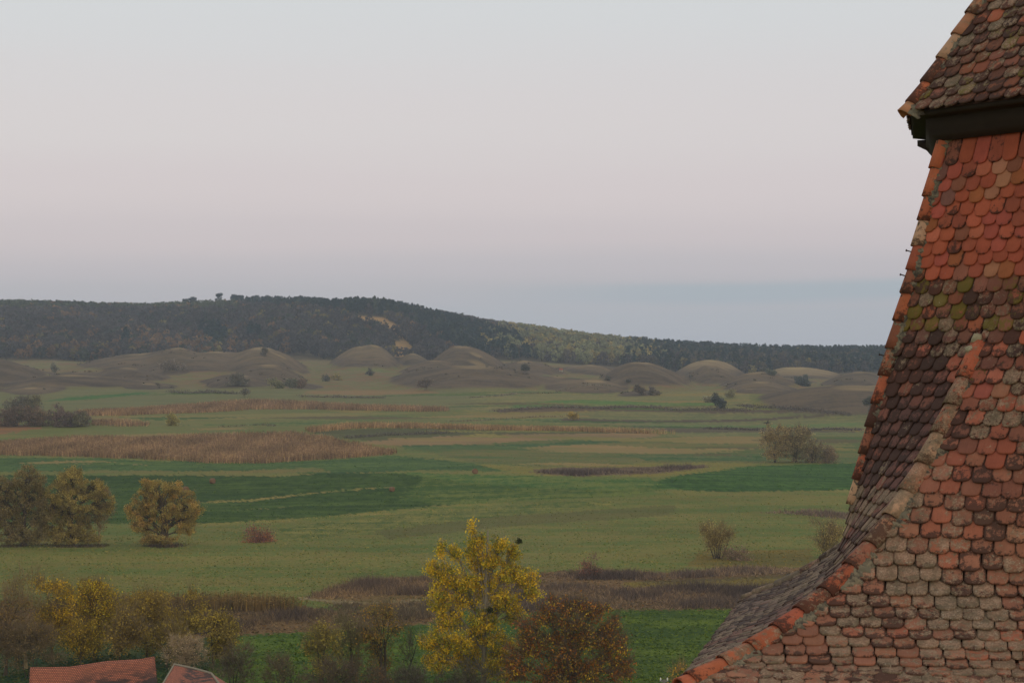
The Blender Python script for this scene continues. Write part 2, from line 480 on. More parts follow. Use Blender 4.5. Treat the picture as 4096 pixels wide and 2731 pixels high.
C1 = np.empty((nr, nc, 3)); C2 = np.empty((nr, nc, 3))
C1[:] = alb((100, 102, 62)); C2[:] = alb((82, 94, 54))
FID = np.zeros((nr, nc), int)
W0, W1 = -3000, 7000
FIELDS = [
    # (object name, polygon in photograph pixels, colour, second colour)
    (None, [(W0, 2440), (W1, 2440), (W1, 9000), (W0, 9000)], (58, 82, 38), (74, 86, 42)),
    ("meadow", [(2440, 2435), (3400, 2430), (3400, 2800), (2300, 2800)], (56, 76, 34), (70, 88, 36)),
    ("meadow", [(850, 2535), (1300, 2520), (1700, 2500), (1700, 2800), (850, 2800)], (58, 80, 34), (72, 92, 36)),
    (None, [(W0, 2520), (850, 2540), (850, 2800), (W0, 2800)], (42, 62, 38), (56, 66, 38)),
    ("scrub_strip", [(2000, 2300), (2400, 2275), (2700, 2290), (2950, 2275), (3300, 2262), (3400, 2262), (3400, 2432), (2450, 2440), (2000, 2452)], (100, 84, 66), (80, 68, 54)),
    ("scrub_strip", [(W0, 2440), (380, 2425), (1220, 2425), (1330, 2440), (1750, 2450), (1750, 2490), (1300, 2525), (950, 2542), (700, 2560), (W0, 2560)], (98, 82, 62), (78, 66, 52)),
    ("scrub_strip", [(1230, 2392), (1330, 2345), (1450, 2315), (1760, 2300), (1990, 2300), (1990, 2440), (1400, 2425), (1250, 2405)], (104, 88, 66), (84, 76, 52)),
    (None, [(2500, 2330), (2900, 2318), (3400, 2296), (3400, 2340), (2900, 2350), (2500, 2350)], (106, 98, 54), (98, 90, 56)),
    ("track", [(1200, 2386), (1350, 2400), (1480, 2407), (1760, 2390), (1760, 2400), (1480, 2418), (1330, 2411), (1190, 2395)], (116, 108, 94), (104, 98, 74)),
    ("track", [(2560, 2324), (2900, 2310), (3400, 2284), (3400, 2294), (2900, 2320), (2560, 2334)], (84, 78, 58), (78, 72, 50)),
    (None, [(2800, 2205), (3250, 2190), (3250, 2262), (2900, 2275), (2750, 2262)], (104, 94, 52), (86, 84, 50)),
    ("green_field", [(W0, 1905), (750, 1898), (1100, 1905), (1300, 1895), (1560, 1890), (1800, 1905), (1950, 1930), (2150, 1945), (2250, 1962), (1900, 2002), (1600, 2042), (1300, 2068), (800, 2092), (W0, 2112)], (44, 66, 28), (56, 76, 34)),
    (None, [(1700, 1905), (2150, 1935), (2500, 1930), (2750, 1945), (2500, 1985), (2150, 2000), (1800, 2022), (1600, 2000)], (60, 82, 40), (78, 92, 48)),
    (None, [(800, 2005), (1000, 1995), (1300, 1966), (1560, 1946), (1560, 1951), (1300, 1972), (1000, 2003), (800, 2010)], (112, 108, 66), (70, 88, 50)),
    (None, [(900, 2040), (1250, 2018), (1250, 2021), (900, 2043)], (96, 100, 60), (60, 84, 48)),
    (None, [(800, 2092), (1300, 2066), (1700, 2030), (2050, 1990), (2050, 2010), (1700, 2050), (1300, 2078), (800, 2100)], (112, 110, 66), (84, 96, 52)),
    (None, [(1100, 2110), (1700, 2050), (2300, 2000), (2500, 2010), (1900, 2080), (1500, 2130), (1150, 2160)], (78, 92, 52), (100, 102, 60)),
    (None, [(1500, 2125), (2000, 2065), (2700, 2020), (2700, 2060), (2100, 2100), (1550, 2160)], (86, 88, 56), (78, 84, 52)),
    ("green_field", [(W0, 1822), (400, 1832), (850, 1852), (1050, 1852), (1400, 1834), (1580, 1820), (1900, 1855), (2050, 1885), (1700, 1880), (1300, 1896), (900, 1880), (W0, 1905)], (56, 80, 46), (66, 88, 50)),
    (None, [(350, 1878), (900, 1884), (1250, 1868), (1330, 1888), (900, 1898), (350, 1890)], (100, 98, 62), (84, 92, 56)),
    ("green_field", [(2620, 1925), (2750, 1893), (3000, 1863), (3300, 1852), (3800, 1845), (3800, 1950), (3300, 1958), (2900, 1965), (2600, 1955)], (46, 74, 36), (58, 86, 42)),
    (None, [(1560, 1888), (2150, 1905), (2330, 1918), (2600, 1912), (2640, 1935), (2500, 1962), (2200, 1952), (1900, 1935)], (64, 92, 48), (82, 98, 54)),
    (None, [(1900, 1855), (2150, 1872), (2600, 1850), (3060, 1845), (2900, 1878), (2620, 1905), (2150, 1905), (2050, 1890)], (108, 104, 58), (96, 100, 56)),
    ("scrub_strip", [(2130, 1880), (2250, 1870), (2500, 1868), (2830, 1858), (2830, 1868), (2620, 1895), (2300, 1906), (2150, 1898)], (92, 80, 68), (80, 70, 60)),
    (None, [(1560, 1778), (2600, 1745), (3800, 1740), (3800, 1846), (2600, 1850), (2150, 1870), (1900, 1852)], (92, 94, 60), (70, 86, 52)),
    (None, [(2000, 1782), (2300, 1776), (2650, 1790), (2950, 1805), (2700, 1816), (2200, 1806)], (120, 106, 76), (104, 100, 68)),
    (None, [(2550, 1752), (2900, 1740), (3090, 1748), (3090, 1775), (2700, 1768)], (118, 106, 74), (106, 100, 68)),
    (None, [(3180, 1755), (3400, 1765), (3420, 1785), (3300, 1790), (3180, 1775)], (112, 104, 72), (90, 94, 62)),
    (None, [(1600, 1780), (2000, 1780), (2550, 1752), (2550, 1764), (2100, 1790), (1650, 1800)], (56, 80, 50), (66, 86, 54)),
    (None, [(2480, 1818), (3100, 1812), (3100, 1842), (2600, 1842)], (60, 84, 52), (76, 88, 58)),
    ("green_field", [(2250, 1655), (3000, 1650), (3800, 1655), (3800, 1742), (2600, 1745), (2720, 1728), (2500, 1700), (2250, 1692)], (90, 98, 68), (98, 100, 70)),
    ("ploughed_strip", [(2250, 1672), (2600, 1681), (3000, 1675), (3330, 1657), (3330, 1664), (3000, 1685), (2600, 1691), (2250, 1682)], (76, 68, 60), (70, 64, 56)),
    ("ploughed_strip", [(2450, 1705), (3000, 1712), (3450, 1712), (3450, 1728), (2700, 1728), (2600, 1715)], (84, 78, 68), (74, 72, 62)),
    (None, [(2600, 1698), (3000, 1700), (3450, 1690), (3450, 1706), (3000, 1710), (2600, 1706)], (82, 104, 66), (92, 102, 68)),
    (None, [(1850, 1640), (2250, 1650), (2250, 1692), (1850, 1690)], (86, 98, 66), (100, 102, 62)),
    ("green_field", [(1800, 1560), (2300, 1545), (2750, 1530), (3000, 1570), (3000, 1650), (2250, 1655), (1850, 1640)], (96, 102, 70), (104, 104, 72)),
    ("green_field", [(2040, 1620), (2200, 1603), (2350, 1598), (2600, 1607), (2900, 1612), (2850, 1622), (2600, 1622), (2300, 1624), (2050, 1632)], (72, 104, 54), (86, 104, 62)),
    ("scrub_strip", [(1980, 1644), (2200, 1628), (2500, 1624), (2700, 1637), (2900, 1634), (3010, 1640), (3350, 1640), (3350, 1650), (2900, 1652), (2650, 1646), (2400, 1642), (2000, 1652)], (84, 74, 64), (74, 68, 60)),
    (None, [(W0, 1520), (700, 1530), (1900, 1545), (1900, 1640), (1200, 1640), (W0, 1640)], (96, 100, 74), (88, 96, 70)),
    ("green_field", [(170, 1606), (300, 1586), (560, 1570), (640, 1572), (350, 1597)], (56, 92, 50), (62, 94, 54)),
    (None, [(1220, 1562), (1700, 1556), (1760, 1572), (1500, 1580), (1230, 1575)], (118, 100, 78), (106, 98, 76)),
    (None, [(W0, 1636), (1800, 1640), (1850, 1695), (1200, 1720), (600, 1740), (W0, 1750)], (96, 100, 64), (86, 96, 58)),
    (None, [(700, 1700), (1100, 1690), (1500, 1660), (1750, 1660), (1500, 1680), (1200, 1700)], (72, 92, 54), (92, 98, 60)),
    (None, [(500, 1668), (1200, 1650), (1800, 1648), (1200, 1672), (600, 1682)], (110, 106, 70), (98, 102, 66)),
    ("scrub_strip", [(W0, 1690), (50, 1695), (160, 1712), (0, 1738), (W0, 1745)], (120, 92, 68), (104, 84, 64)),
    (None, [(1230, 1722), (1600, 1712), (2200, 1716), (2600, 1730), (1900, 1740), (1500, 1765), (1300, 1745)], (78, 82, 56), (70, 74, 54)),
    ("stubble_strip", [(1400, 1768), (1600, 1756), (1900, 1738), (2100, 1737), (2600, 1730), (2650, 1735), (2600, 1748), (2100, 1764), (1900, 1778), (1560, 1782)], (122, 104, 80), (108, 96, 74)),
]
_rg = np.random.default_rng(55)
_tone = [((114, 106, 66), (104, 100, 62)), ((66, 86, 46), (80, 94, 52)), ((98, 102, 58), (110, 106, 64)), ((56, 78, 42), (66, 86, 46)), ((120, 108, 74), (108, 102, 70)), ((84, 80, 58), (78, 76, 54))]
for _k in range(46):                                 # narrow strips of different crops and fallow
    _y = _rg.uniform(1565, 1870); _x = _rg.uniform(-200, 3400); _l = _rg.uniform(220, 900); _t = _rg.uniform(1.5, 5.5) * (1 + (_y - 1565) / 260); _sl = _rg.uniform(-.03, .025); _bw = _rg.uniform(-8, 8)
    _up = [(_x + _l * q, _y + _sl * _l * q + _bw * math.sin(q * 3.14) - _t * math.sin(math.pi * min(.95, max(.05, q)))) for q in np.linspace(0, 1, 9)]
    _lo = [(_x + _l * q, _y + _sl * _l * q + _bw * math.sin(q * 3.14) + _t * math.sin(math.pi * min(.95, max(.05, q)))) for q in np.linspace(1, 0, 9)]
    FIELDS.append((None, _up + _lo, *_tone[_rg.integers(0, len(_tone))]))
NAMES = []
for i, (nm, poly, ca, cb) in enumerate(FIELDS):
    hit = inpoly(PXw, PYw, poly) & front & (np.hypot(GX, GY) < 1480)
    if not hit.any():
        continue
    C1[hit] = alb(ca); C2[hit] = alb(cb)
    NAMES.append(nm)
    FID[hit] = i + 1 if nm else 0
RAD = np.hypot(GX, GY)
# rough pasture around and on the mounds
far = sstep(RAD, 1330, 1420)[..., None] * sstep(1575 - PY, 0, 25)[..., None]
C1 = C1 * (1 - far) + far * alb((96, 100, 72)); C2 = C2 * (1 - far) + far * alb((100, 88, 70))
mb = sstep(REL, .10, .22)[..., None]
C1 = C1 * (1 - mb) + mb * alb((86, 77, 66)); C2 = C2 * (1 - mb) + mb * alb((68, 62, 55))
st = (sstep(REL, .90, .99) * .5 + STR * sstep(REL, .25, .7) * .62)[..., None].clip(0, 1)  # pale straw grass; crest term also paints in light caught on mound tops
C1 = C1 * (1 - st) + st * alb((138, 124, 94)); C2 = C2 * (1 - st) + st * alb((124, 112, 84))
FID[RAD > 1330] = np.where(REL[RAD > 1330] > .1, 0, FID[RAD > 1330])
# forest floor, bare spur
ff = sstep(RAD, 2050, 2090)[..., None]
C1 = C1 * (1 - ff) + ff * alb((66, 62, 54)); C2 = C2 * (1 - ff) + ff * alb((74, 70, 58))
CLEAR = [[(1340, 1268), (1440, 1262), (1540, 1272), (1650, 1335), (1700, 1360), (1650, 1362), (1560, 1340), (1490, 1308), (1420, 1288)],
         [(1560, 1412), (1590, 1360), (1625, 1362), (1665, 1400), (1660, 1425), (1580, 1428)],
         [(3000, 1446), (3090, 1440), (3160, 1458), (3160, 1470), (3000, 1470)]]
for poly in CLEAR:
    hit = inpoly(PX, PY, poly) & front & (RAD > 2100)
    C1[hit] = alb((146, 124, 90)); C2[hit] = alb((132, 114, 84))

mean_ = (C1 + C2) / 2
C1 = np.clip(mean_ + (C1 - mean_) * 1.7, .008, .8); C2 = np.clip(mean_ + (C2 - mean_) * 1.7, .008, .8)
GT = np.array([1.08, .94, .72])                      # evening grass: less green than it was noted down
GF = GT * (1 + sstep(RAD, 800, 1300)[..., None] * np.array([.02, -.04, -.10]) * (1 - mb) + mb * np.array([-.01, -.01, .08]))
C1 = C1 * GF; C2 = C2 * GF
VG = np.stack([GX, GY, GZ], -1).reshape(-1, 3)
C1f, C2f = C1.reshape(-1, 3), C2.reshape(-1, 3)
idx = np.arange(nr * nc).reshape(nr, nc)
Q = np.stack([idx[:-1, :-1], idx[1:, :-1], idx[1:, 1:], idx[:-1, 1:]], -1).reshape(-1, 4)[:, ::-1]
QF = FID[:-1, :-1].ravel()


def sub_mesh(name, q, kind="structure", label=None):
    used, inv = np.unique(q, return_inverse=True)
    return mesh_obj(name, VG[used], inv.reshape(q.shape), M_GROUND, None, {"Col": C1f[used], "Col_b": C2f[used]}, smooth=True, kind=kind, label=label)


sub_mesh("ground", Q[QF == 0])
for i, (nm, poly, ca, cb) in enumerate(FIELDS):
    if nm and (QF == i + 1).sum() > 4:
        sub_mesh(nm, Q[QF == i + 1])

# ------------------------------------------------------------------ woods on the far hills
rng = np.random.default_rng(11)
sp = 9.3
az_half = math.radians(15.6)
gx, gy = np.meshgrid(np.arange(-860, 860, sp), np.arange(1980, 3010, sp))
gx = gx.ravel() + rng.uniform(-.5, .5, gx.size) * sp; gy = gy.ravel() + rng.uniform(-.5, .5, gy.size) * sp
r_ = np.hypot(gx, gy)
gz = height(gx, gy); rel_ = mound_height(gx, gy)[1]
px_ = 2048 + F * gx / gy; py_ = HOR - F * gz / gy
edge = 2055 + 30 * np.sin(gx * .02) + 22 * np.sin(gx * .055 + 1) + rng.exponential(26, gx.size)
keep = (np.abs(np.arctan2(gx, gy)) < az_half) & (r_ > edge) & (r_ < 2985) & (rel_ < .10)
for poly in CLEAR:
    keep &= ~inpoly(px_, py_, poly)
gx, gy, gz, px_, py_ = (a_[keep] for a_ in (gx, gy, gz, px_, py_))
nT = len(gx)
patch = np.sin(gx * .016 + 1.1) * np.sin(gy * .012 + .6) + .6 * np.sin(gx * .037 + gy * .021)
rnd = rng.random(nT)
CON = [[(1560, 1262), (1800, 1296), (2080, 1370), (2140, 1500), (1950, 1480), (1800, 1410), (1700, 1350)],
       [(770, 1190), (1100, 1185), (1700, 1225), (1700, 1275), (1100, 1250), (770, 1228)], [(790, 1330), (880, 1325), (920, 1385), (860, 1410), (800, 1395)],
       [(470, 1372), (520, 1370), (520, 1405), (465, 1405)], [(990, 1340), (1040, 1345), (1040, 1375), (980, 1375)]]
POP = [(2060, 1318), (2250, 1322), (2480, 1378), (2570, 1430), (2480, 1490), (2150, 1480), (2060, 1400)]
kindT = np.zeros(nT, int)                                  # 0 bare broadleaf, 1 conifer, 2 pale poplar
for poly in CON:
    kindT[inpoly(px_, py_, poly) & (rnd < .85)] = 1
kindT[(px_ > 2500) & (rnd < .42 + .2 * patch)] = 1
kindT[inpoly(px_ + rng.normal(0, 80, nT), py_ + rng.normal(0, 16, nT), POP) & (rnd < .6)] = 2
base_cols = np.array([alb((74, 68, 64)), alb((36, 50, 46)), alb((112, 112, 80))])
cT = base_cols[kindT].copy()
r2 = rng.random(nT)
bare = kindT == 0
cT[bare & (px_ < 950) & (py_ < 1262)] = alb((74, 78, 52))
low = np.clip((py_ - 1330) / 80, 0, 1)
warm = bare & (r2 < .03 + .26 * low * (px_ < 1150) + .12 * (patch > .7))
cT[warm] = alb((110, 86, 60))
cT[bare & (r2 > .97)] = alb((108, 98, 58))
cT[bare & (r2 > .80) & (r2 < .90)] = alb((62, 66, 52))
cT[bare & (px_ > 2000) & (r2 < .4)] = alb((86, 78, 58))
cT[(kindT == 2) & (r2 < .3)] = alb((132, 118, 70))
cT[(kindT == 1) & (r2 < .25)] = alb((54, 62, 48))
cT *= np.select([kindT == 2, px_ > 2100], [1.0, .98], .92)[:, None] * rng.uniform(.75, 1.25, (nT, 1)) * (1 + .18 * patch[:, None].clip(-1, 1))
hT = np.select([kindT == 1, kindT == 2], [rng.uniform(11, 17, nT), rng.uniform(12, 17, nT)], rng.uniform(9, 14.5, nT))
wT = np.select([kindT == 1, kindT == 2], [rng.uniform(2.6, 4.2, nT), rng.uniform(4, 6.2, nT)], rng.uniform(3.4, 5.8, nT))
hT = np.where((np.hypot(gx, gy) > 2820) & (px_ > 690) & (px_ < 1180), hT * .72, hT)
WOODS = [("leafless_wood", 0, "leafless grey-brown wood with rusty patches covering the far hillsides"), ("conifer_wood", 1, "dark blue-green conifer stands on the far ridge and slope"),
         ("poplar_grove", 2, "pale yellow-green poplar grove at the foot of the dark ridge")]
for nm, kd, lb in WOODS:
    sel = np.nonzero(kindT == kd)[0]
    K = 58
    s = Soup()
    d = rng.normal(size=(len(sel), K, 3)); d /= np.linalg.norm(d, axis=2)[..., None]
    rad = rng.uniform(.55, 1.0, (len(sel), K, 1)) ** .6
    h_, w_ = hT[sel][:, None, None], wT[sel][:, None, None]
    off = d * rad
    if kd == 1:      # tapering crowns
        tz = rng.random((len(sel), K, 1)) ** .8
        tap = np.sqrt(np.clip(1 - tz ** 2.4, 0, 1)) + .05
        P = np.concatenate([off[..., :2] * w_ * tap, h_ * (.12 + .88 * tz)], -1)
    else:
        P = np.concatenate([off[..., :2] * w_, h_ * .56 + off[..., 2:] * h_ * .44], -1)
    P = P + np.stack([gx[sel], gy[sel], gz[sel]], -1)[:, None, :]
    cc = np.repeat(cT[sel][:, None, :], K, 1) * rng.uniform(.75, 1.25, (len(sel), K, 1))
    s.tris(P.reshape(-1, 3), 2.7 if kd != 1 else 2.3, rng, cc.reshape(-1, 3))
    A = np.stack([gx[sel], gy[sel], gz[sel] - .5], -1)
    s.spikes(A, A + np.stack([np.zeros(len(sel)), np.zeros(len(sel)), hT[sel] * .9], -1), .7, rng, np.tile(alb((62, 56, 50)), (len(sel), 1)))
    s.build(nm, M_LEAF, kind="stuff", label=lb)


# ------------------------------------------------------------------ trees and shrubs
def bez(A, B, C_, k):
    t = np.linspace(0, 1, k)[None, :, None]
    return A[:, None, :] * (1 - t) ** 2 + B[:, None, :] * 2 * t * (1 - t) + C_[:, None, :] * t ** 2


FOL = 1.9          # a crown shades itself: single leaves are brighter than the crown looks


def tree(name, loc, H, lobes, label, cat="tree", group=None, seed=1, trunk_r=.25, n_clump=14, leaf_n=60, leaf=.2, sig=.5, cols=((90, 90, 50),), wts=None, bark=(70, 60, 50),
         twig_n=8, twig_l=.9, twig_col=None, fork=.3, lean=0.0, stems=1, sub=4, twig_w=.03, shell=.5, up=.4, jit=.25, hue_clump=.7, top_k=.62):
    """lobes: (dx, dz, rx, rz[, dy]) in metres from the base: crown masses, each fed by its own limb"""
    rg = np.random.default_rng(seed)
    root = thing(name, tuple(loc), label, cat, group)
    wood, crown, twigs = Soup(), Soup(), Soup()
    bc = alb(bark)
    cols = np.array([alb(c, FOL) for c in cols])
    wts = np.ones(len(cols)) / len(cols) if wts is None else np.array(wts) / np.sum(wts)
    tops = np.array([[rg.normal(0, .2) + (i - (stems - 1) / 2) * .35 * stems ** .5, rg.normal(0, .3) * (stems > 1), H * top_k] for i in range(stems)]) + np.array([lean, 0, 0])
    base = np.array([[(i - (stems - 1) / 2) * .22, rg.normal(0, .1) * (stems > 1), -.3] for i in range(stems)])
    mid = (base + tops) / 2 + rg.normal(0, .25, (stems, 3)) * [1, 1, .2]
    TP = bez(base, mid, tops, 9)
    wood.tubes(TP, np.linspace(1, .28, 9)[None, :] * np.full((stems, 1), trunk_r) * (1 + .5 * np.exp(-np.linspace(0, 8, 9)))[None, :], bc * rg.uniform(.85, 1.15), 7)
    tw_c = bc * 1.3 if twig_col is None else alb(twig_col, 1.6)
    LA, LB, LC = [], [], []
    CA, CB, CC = [], [], []
    CL = []
    for i, lo in enumerate(lobes):
        dx, dz, rx, rz = lo[:4]; dy = lo[4] if len(lo) > 4 else rg.uniform(-.5, .5) * rx
        ctr = np.array([dx, dy, dz])
        si = i % stems
        tpt = TP[si][int(np.clip(round(8 * max(fork, rg.uniform(.45, .7) * dz / TP[si][-1][2])), 0, 8))]
        if dz < tpt[2]: tpt = TP[si][max(1, int(8 * max(dz, .5) / H * .7))]
        m_ = tpt * .55 + ctr * .45 + np.array([0, 0, up * .5 * np.linalg.norm(ctr - tpt) * .3])
        LA.append(tpt); LB.append(m_); LC.append(ctr + [0, 0, rz * .4])
        n = max(4, int(n_clump * (rx * rz)))
        d_ = rg.normal(size=(n, 3)); d_ /= np.linalg.norm(d_, axis=1)[:, None]
        q = rg.uniform(shell, 1, (n, 1)) ** .7
        cl = ctr + d_ * q * np.array([rx, rx * .9, rz])
        cl[:, 2] = np.maximum(cl[:, 2], .25)
        t = rg.uniform(.35, 1, (n, 1))
        lp = tpt * (1 - t) ** 2 + m_ * 2 * t * (1 - t) + (ctr + [0, 0, rz * .4]) * t ** 2
        CA.append(lp); CC.append(cl); CB.append((lp + cl) / 2 + np.array([0, 0, 1.]) * up * .35 * np.linalg.norm(cl - lp, axis=1)[:, None] * .4 + rg.normal(0, .12, cl.shape))
        CL.append(cl)
    LA, LB, LC = np.array(LA), np.array(LB), np.array(LC)
    wood.tubes(bez(LA, LB, LC, 7), np.linspace(.30, .07, 7)[None, :] * np.full((len(LA), 1), trunk_r), bc, 5)
    CA, CB, CC = np.vstack(CA), np.vstack(CB), np.vstack(CC)
    wood.tubes(bez(CA, CB, CC, 5), np.linspace(.13, .04, 5)[None, :] * np.full((len(CA), 1), max(trunk_r, .12)), bc * .95, 3)
    n = len(CC)
    if twig_n:
        A = np.repeat(CC, twig_n, 0) + rg.normal(0, sig * .25, (n * twig_n, 3))
        dv = np.repeat(CC - CA, twig_n, 0); dv /= np.linalg.norm(dv, axis=1)[:, None] + 1e-6
        dv = dv * .6 + rg.normal(0, .55, dv.shape) + np.array([0, 0, up])
        B = A + dv * twig_l * rg.uniform(.5, 1.2, (len(A), 1))
        B[:, 2] = np.maximum(B[:, 2], .1)
        twigs.spikes(A, B, twig_w * rg.uniform(.7, 1.4, len(A)), rg, tw_c * rg.uniform(.75, 1.25, (len(A), 1)))
    if leaf_n:
        cnt = rg.poisson(leaf_n, n)
        ci = np.repeat(np.arange(n), cnt)
        P = CC[ci] + rg.normal(0, sig, (len(ci), 3)) * np.array([1, 1, .8])
        P[:, 2] = np.maximum(P[:, 2], .12)
        ck = rg.choice(len(cols), n, p=wts)
        own = rg.random(len(ci)) > hue_clump
        kx = np.where(own, rg.choice(len(cols), len(ci), p=wts), ck[ci])
        cc = cols[kx] * (1 + rg.normal(0, jit * .5, n))[ci][:, None].clip(.5, 1.6) * rg.uniform(1 - jit, 1 + jit, (len(ci), 1))
        crown.leaves(P, leaf, rg, cc)
    if trunk_r > .02: wood.build("trunk", M_BARK, root)
    twigs.build("twigs", M_DRY, root)
    crown.build("crown", M_LEAF, root)
    return root


def lobes_round(H, W, n, seed, lo=.35, hi=.85):
    rg = np.random.default_rng(seed)
    out = []
    for i in range(n):
        t = rg.uniform(lo, hi) if i else (lo + hi) / 2
        env = math.sqrt(max(.05, 1 - ((t - (lo + hi) / 2) / ((hi - lo) * .62)) ** 2))
        a_ = rg.uniform(0, 2 * math.pi)
        rr = W / 2 * env * rg.uniform(.35, .72)
        s_ = rg.uniform(.2, .3)
        out.append((rr * math.cos(a_), t * H, s_ * W, s_ * W * .85, rr * math.sin(a_)))
    return out


# --- poplar in front, golden, with mistletoe
p0 = land(1935, 210)
mp = 210 / F                                       # metres per photograph pixel at that distance


def px_lobe(cx, cy, rx, ry, root, Y, dy=None):
    m_ = Y / F
    X = (cx - 2048) * m_ - root[0]; Z = (HOR - cy) * m_ - root[2]
    r = (X, Z, rx * m_, ry * m_)
    return r if dy is None else r + (dy,)


pl = [(1935, 2480, 60, 50), (1900, 2540, 50, 50), (1890, 2105, 10, 26), (1895, 2170, 22, 45), (1925, 2160, 14, 40), (1900, 2240, 45, 55), (1765, 2200, 16, 40), (1820, 2215, 20, 45), (1770, 2300, 50, 60), (1730, 2275, 26, 30), (1850, 2320, 55, 50),
      (2000, 2180, 30, 35), (1970, 2230, 40, 50), (2050, 2210, 28, 45), (2040, 2290, 55, 55), (2110, 2320, 42, 45), (2130, 2370, 30, 35), (1950, 2330, 60, 50), (1860, 2400, 60, 45), (1760, 2400, 50, 50),
      (2010, 2400, 65, 50), (2060, 2460, 40, 40), (1790, 2480, 60, 50), (1740, 2560, 60, 55), (1700, 2560, 30, 30), (1830, 2570, 65, 60), (1760, 2640, 70, 45), (1880, 2640, 60, 60), (1990, 2560, 60, 50), (1980, 2660, 60, 55), (2030, 2610, 40, 60)]
tree("poplar_tree", p0, 17.5, [px_lobe(*q, p0, 210) for q in pl], "tall golden-yellow poplar with upright branches at the bottom centre of the view", seed=3, trunk_r=.27, n_clump=26, leaf_n=56, leaf=.185, sig=.26, top_k=.9,
     cols=((146, 122, 30), (164, 126, 30), (112, 106, 32), (90, 90, 32)), wts=(4, 3, 3, 1.6), bark=(120, 112, 96), twig_n=5, twig_l=.7, fork=.15, up=1.1, jit=.3, shell=.1)
for i, (cx, cy, r, lb) in enumerate(((2077, 2160, 13, "dark green mistletoe ball at the upper right edge of the golden poplar"), (1962, 2432, 15, "dark mistletoe clump deep in the middle of the golden poplar"))):
    rg = np.random.default_rng(90 + i)
    c = np.array([(cx - 2048) * mp, 209.3 - (i > 0) * .8, (HOR - cy) * mp]); R = r * mp
    root = thing("mistletoe", tuple(c), lb, "mistletoe", "mistletoe balls in the poplar")
    s = Soup(); d = rg.normal(size=(420, 3)); d /= np.linalg.norm(d, axis=1)[:, None]
    P = d * R * rg.uniform(.2, 1.25, (420, 1)) ** .6 * np.array([1.0, 1.0, .85]) * (1 + .25 * np.sin(5 * d[:, :1] + 3 * d[:, 2:]))
    s.leaves(P, .1, rg, np.tile(alb((52, 56, 20)), (420, 1)) * rg.uniform(.6, 1.3, (420, 1)))
    s.build("crown", M_LEAF, root)
    s = Soup(); s.spikes(np.zeros((60, 3)), P[:60], .02, rg, np.tile(alb((70, 66, 36)), (60, 1)))
    s.spikes(np.array([[0, 0, 0.], [0, 0, 0]]), np.array([[-1.5, .5, -1.6], [-1.3, .4, -1.9]]), .10, rg, np.tile(alb((96, 86, 66)), (2, 1)))
    s.build("stems", M_DRY, root, kind="stuff")

# --- russet tree beside it
p1 = land(2290, 204)
rl = [(2180, 2470, 55, 50), (2260, 2420, 45, 40), (2330, 2420, 45, 35), (2390, 2450, 45, 45), (2440, 2500, 45, 50), (2210, 2400, 18, 25), (2290, 2500, 80, 60), (2120, 2520, 60, 60), (2100, 2600, 70, 60), (2230, 2600, 90, 70), (2370, 2560, 85, 70),
      (2460, 2600, 55, 70), (2350, 2680, 100, 60), (2480, 2680, 60, 55), (2200, 2690, 90, 60), (2060, 2680, 60, 60)]
tree("russet_tree", p1, 10.5, [px_lobe(*q, p1, 204) for q in rl], "broad dark russet-brown tree crown right of the golden poplar", seed=8, trunk_r=.26, n_clump=14, leaf_n=34, leaf=.2, sig=.32,
     cols=((116, 78, 32), (108, 64, 30), (90, 72, 38), (140, 116, 36), (82, 74, 40)), wts=(4, 3, 3, 2, 2), bark=(92, 80, 66), twig_n=16, twig_l=1.2, twig_w=.035, twig_col=(76, 66, 54), fork=.12, up=.6, stems=3, shell=.2, jit=.35)


def spec_tree(name, cx, top, width, Y, label, seed, **kw):
    p = land(cx, Y)
    H = (HOR - top) * Y / F - p[2]
    W = width * Y / F
    kw.setdefault("n", 7)
    n = kw.pop("n"); lo = kw.pop("lo", .35); hi = kw.pop("hi", .85)
    return tree(name, p, H, lobes_round(H, W, n, seed, lo, hi), label, seed=seed, **kw)


# --- row of half-bare trees behind the barn
G = "trees in the row behind the barn"
BARE = dict(leaf=.21, sig=.36, twig_n=8, twig_l=1.1, twig_w=.03, up=.9, shell=.15, fork=.25, hi=.88, group=G)
spec_tree("bare_tree", 20, 2330, 260, 226, "leafless brown tree at the lower left edge beside the pale trunk", 21, n=8, trunk_r=.18, n_clump=7, leaf_n=14, cols=((96, 78, 40), (80, 64, 42)), bark=(74, 62, 48), twig_col=(86, 72, 54), **BARE)
spec_tree("bare_tree", 105, 2240, 230, 232, "tall thin leafless tree with a pale trunk left of the yellow trees", 22, n=9, trunk_r=.20, n_clump=6, leaf_n=8, cols=((100, 88, 44), (84, 74, 46)), bark=(122, 106, 76), twig_col=(96, 82, 60), lo=.35, **BARE)
YEL = dict(leaf=.2, sig=.36, twig_n=8, twig_l=1.0, up=.9, shell=.2, fork=.25, hi=.9, group=G, bark=(84, 74, 46), twig_col=(84, 72, 48))
spec_tree("yellow_tree", 215, 2285, 180, 236, "narrow mustard-yellow tree next to the pale trunk", 23, n=14, trunk_r=.15, n_clump=12, leaf_n=30, cols=((146, 120, 32), (126, 104, 32), (100, 88, 34)), lo=.22, **YEL)
spec_tree("yellow_tree", 375, 2275, 210, 240, "brightest mustard-yellow tree of the row, above the middle of the barn roof", 24, n=15, trunk_r=.16, n_clump=12, leaf_n=32, cols=((158, 128, 32), (136, 112, 32), (104, 92, 34)), lo=.22, **YEL)
spec_tree("yellow_tree", 330, 2480, 190, 233, "low yellow leaning tree just behind the barn ridge", 25, n=9, trunk_r=.12, n_clump=10, leaf_n=24, cols=((130, 108, 34), (106, 92, 36)), lo=.25, **YEL)
OLV = dict(BARE)
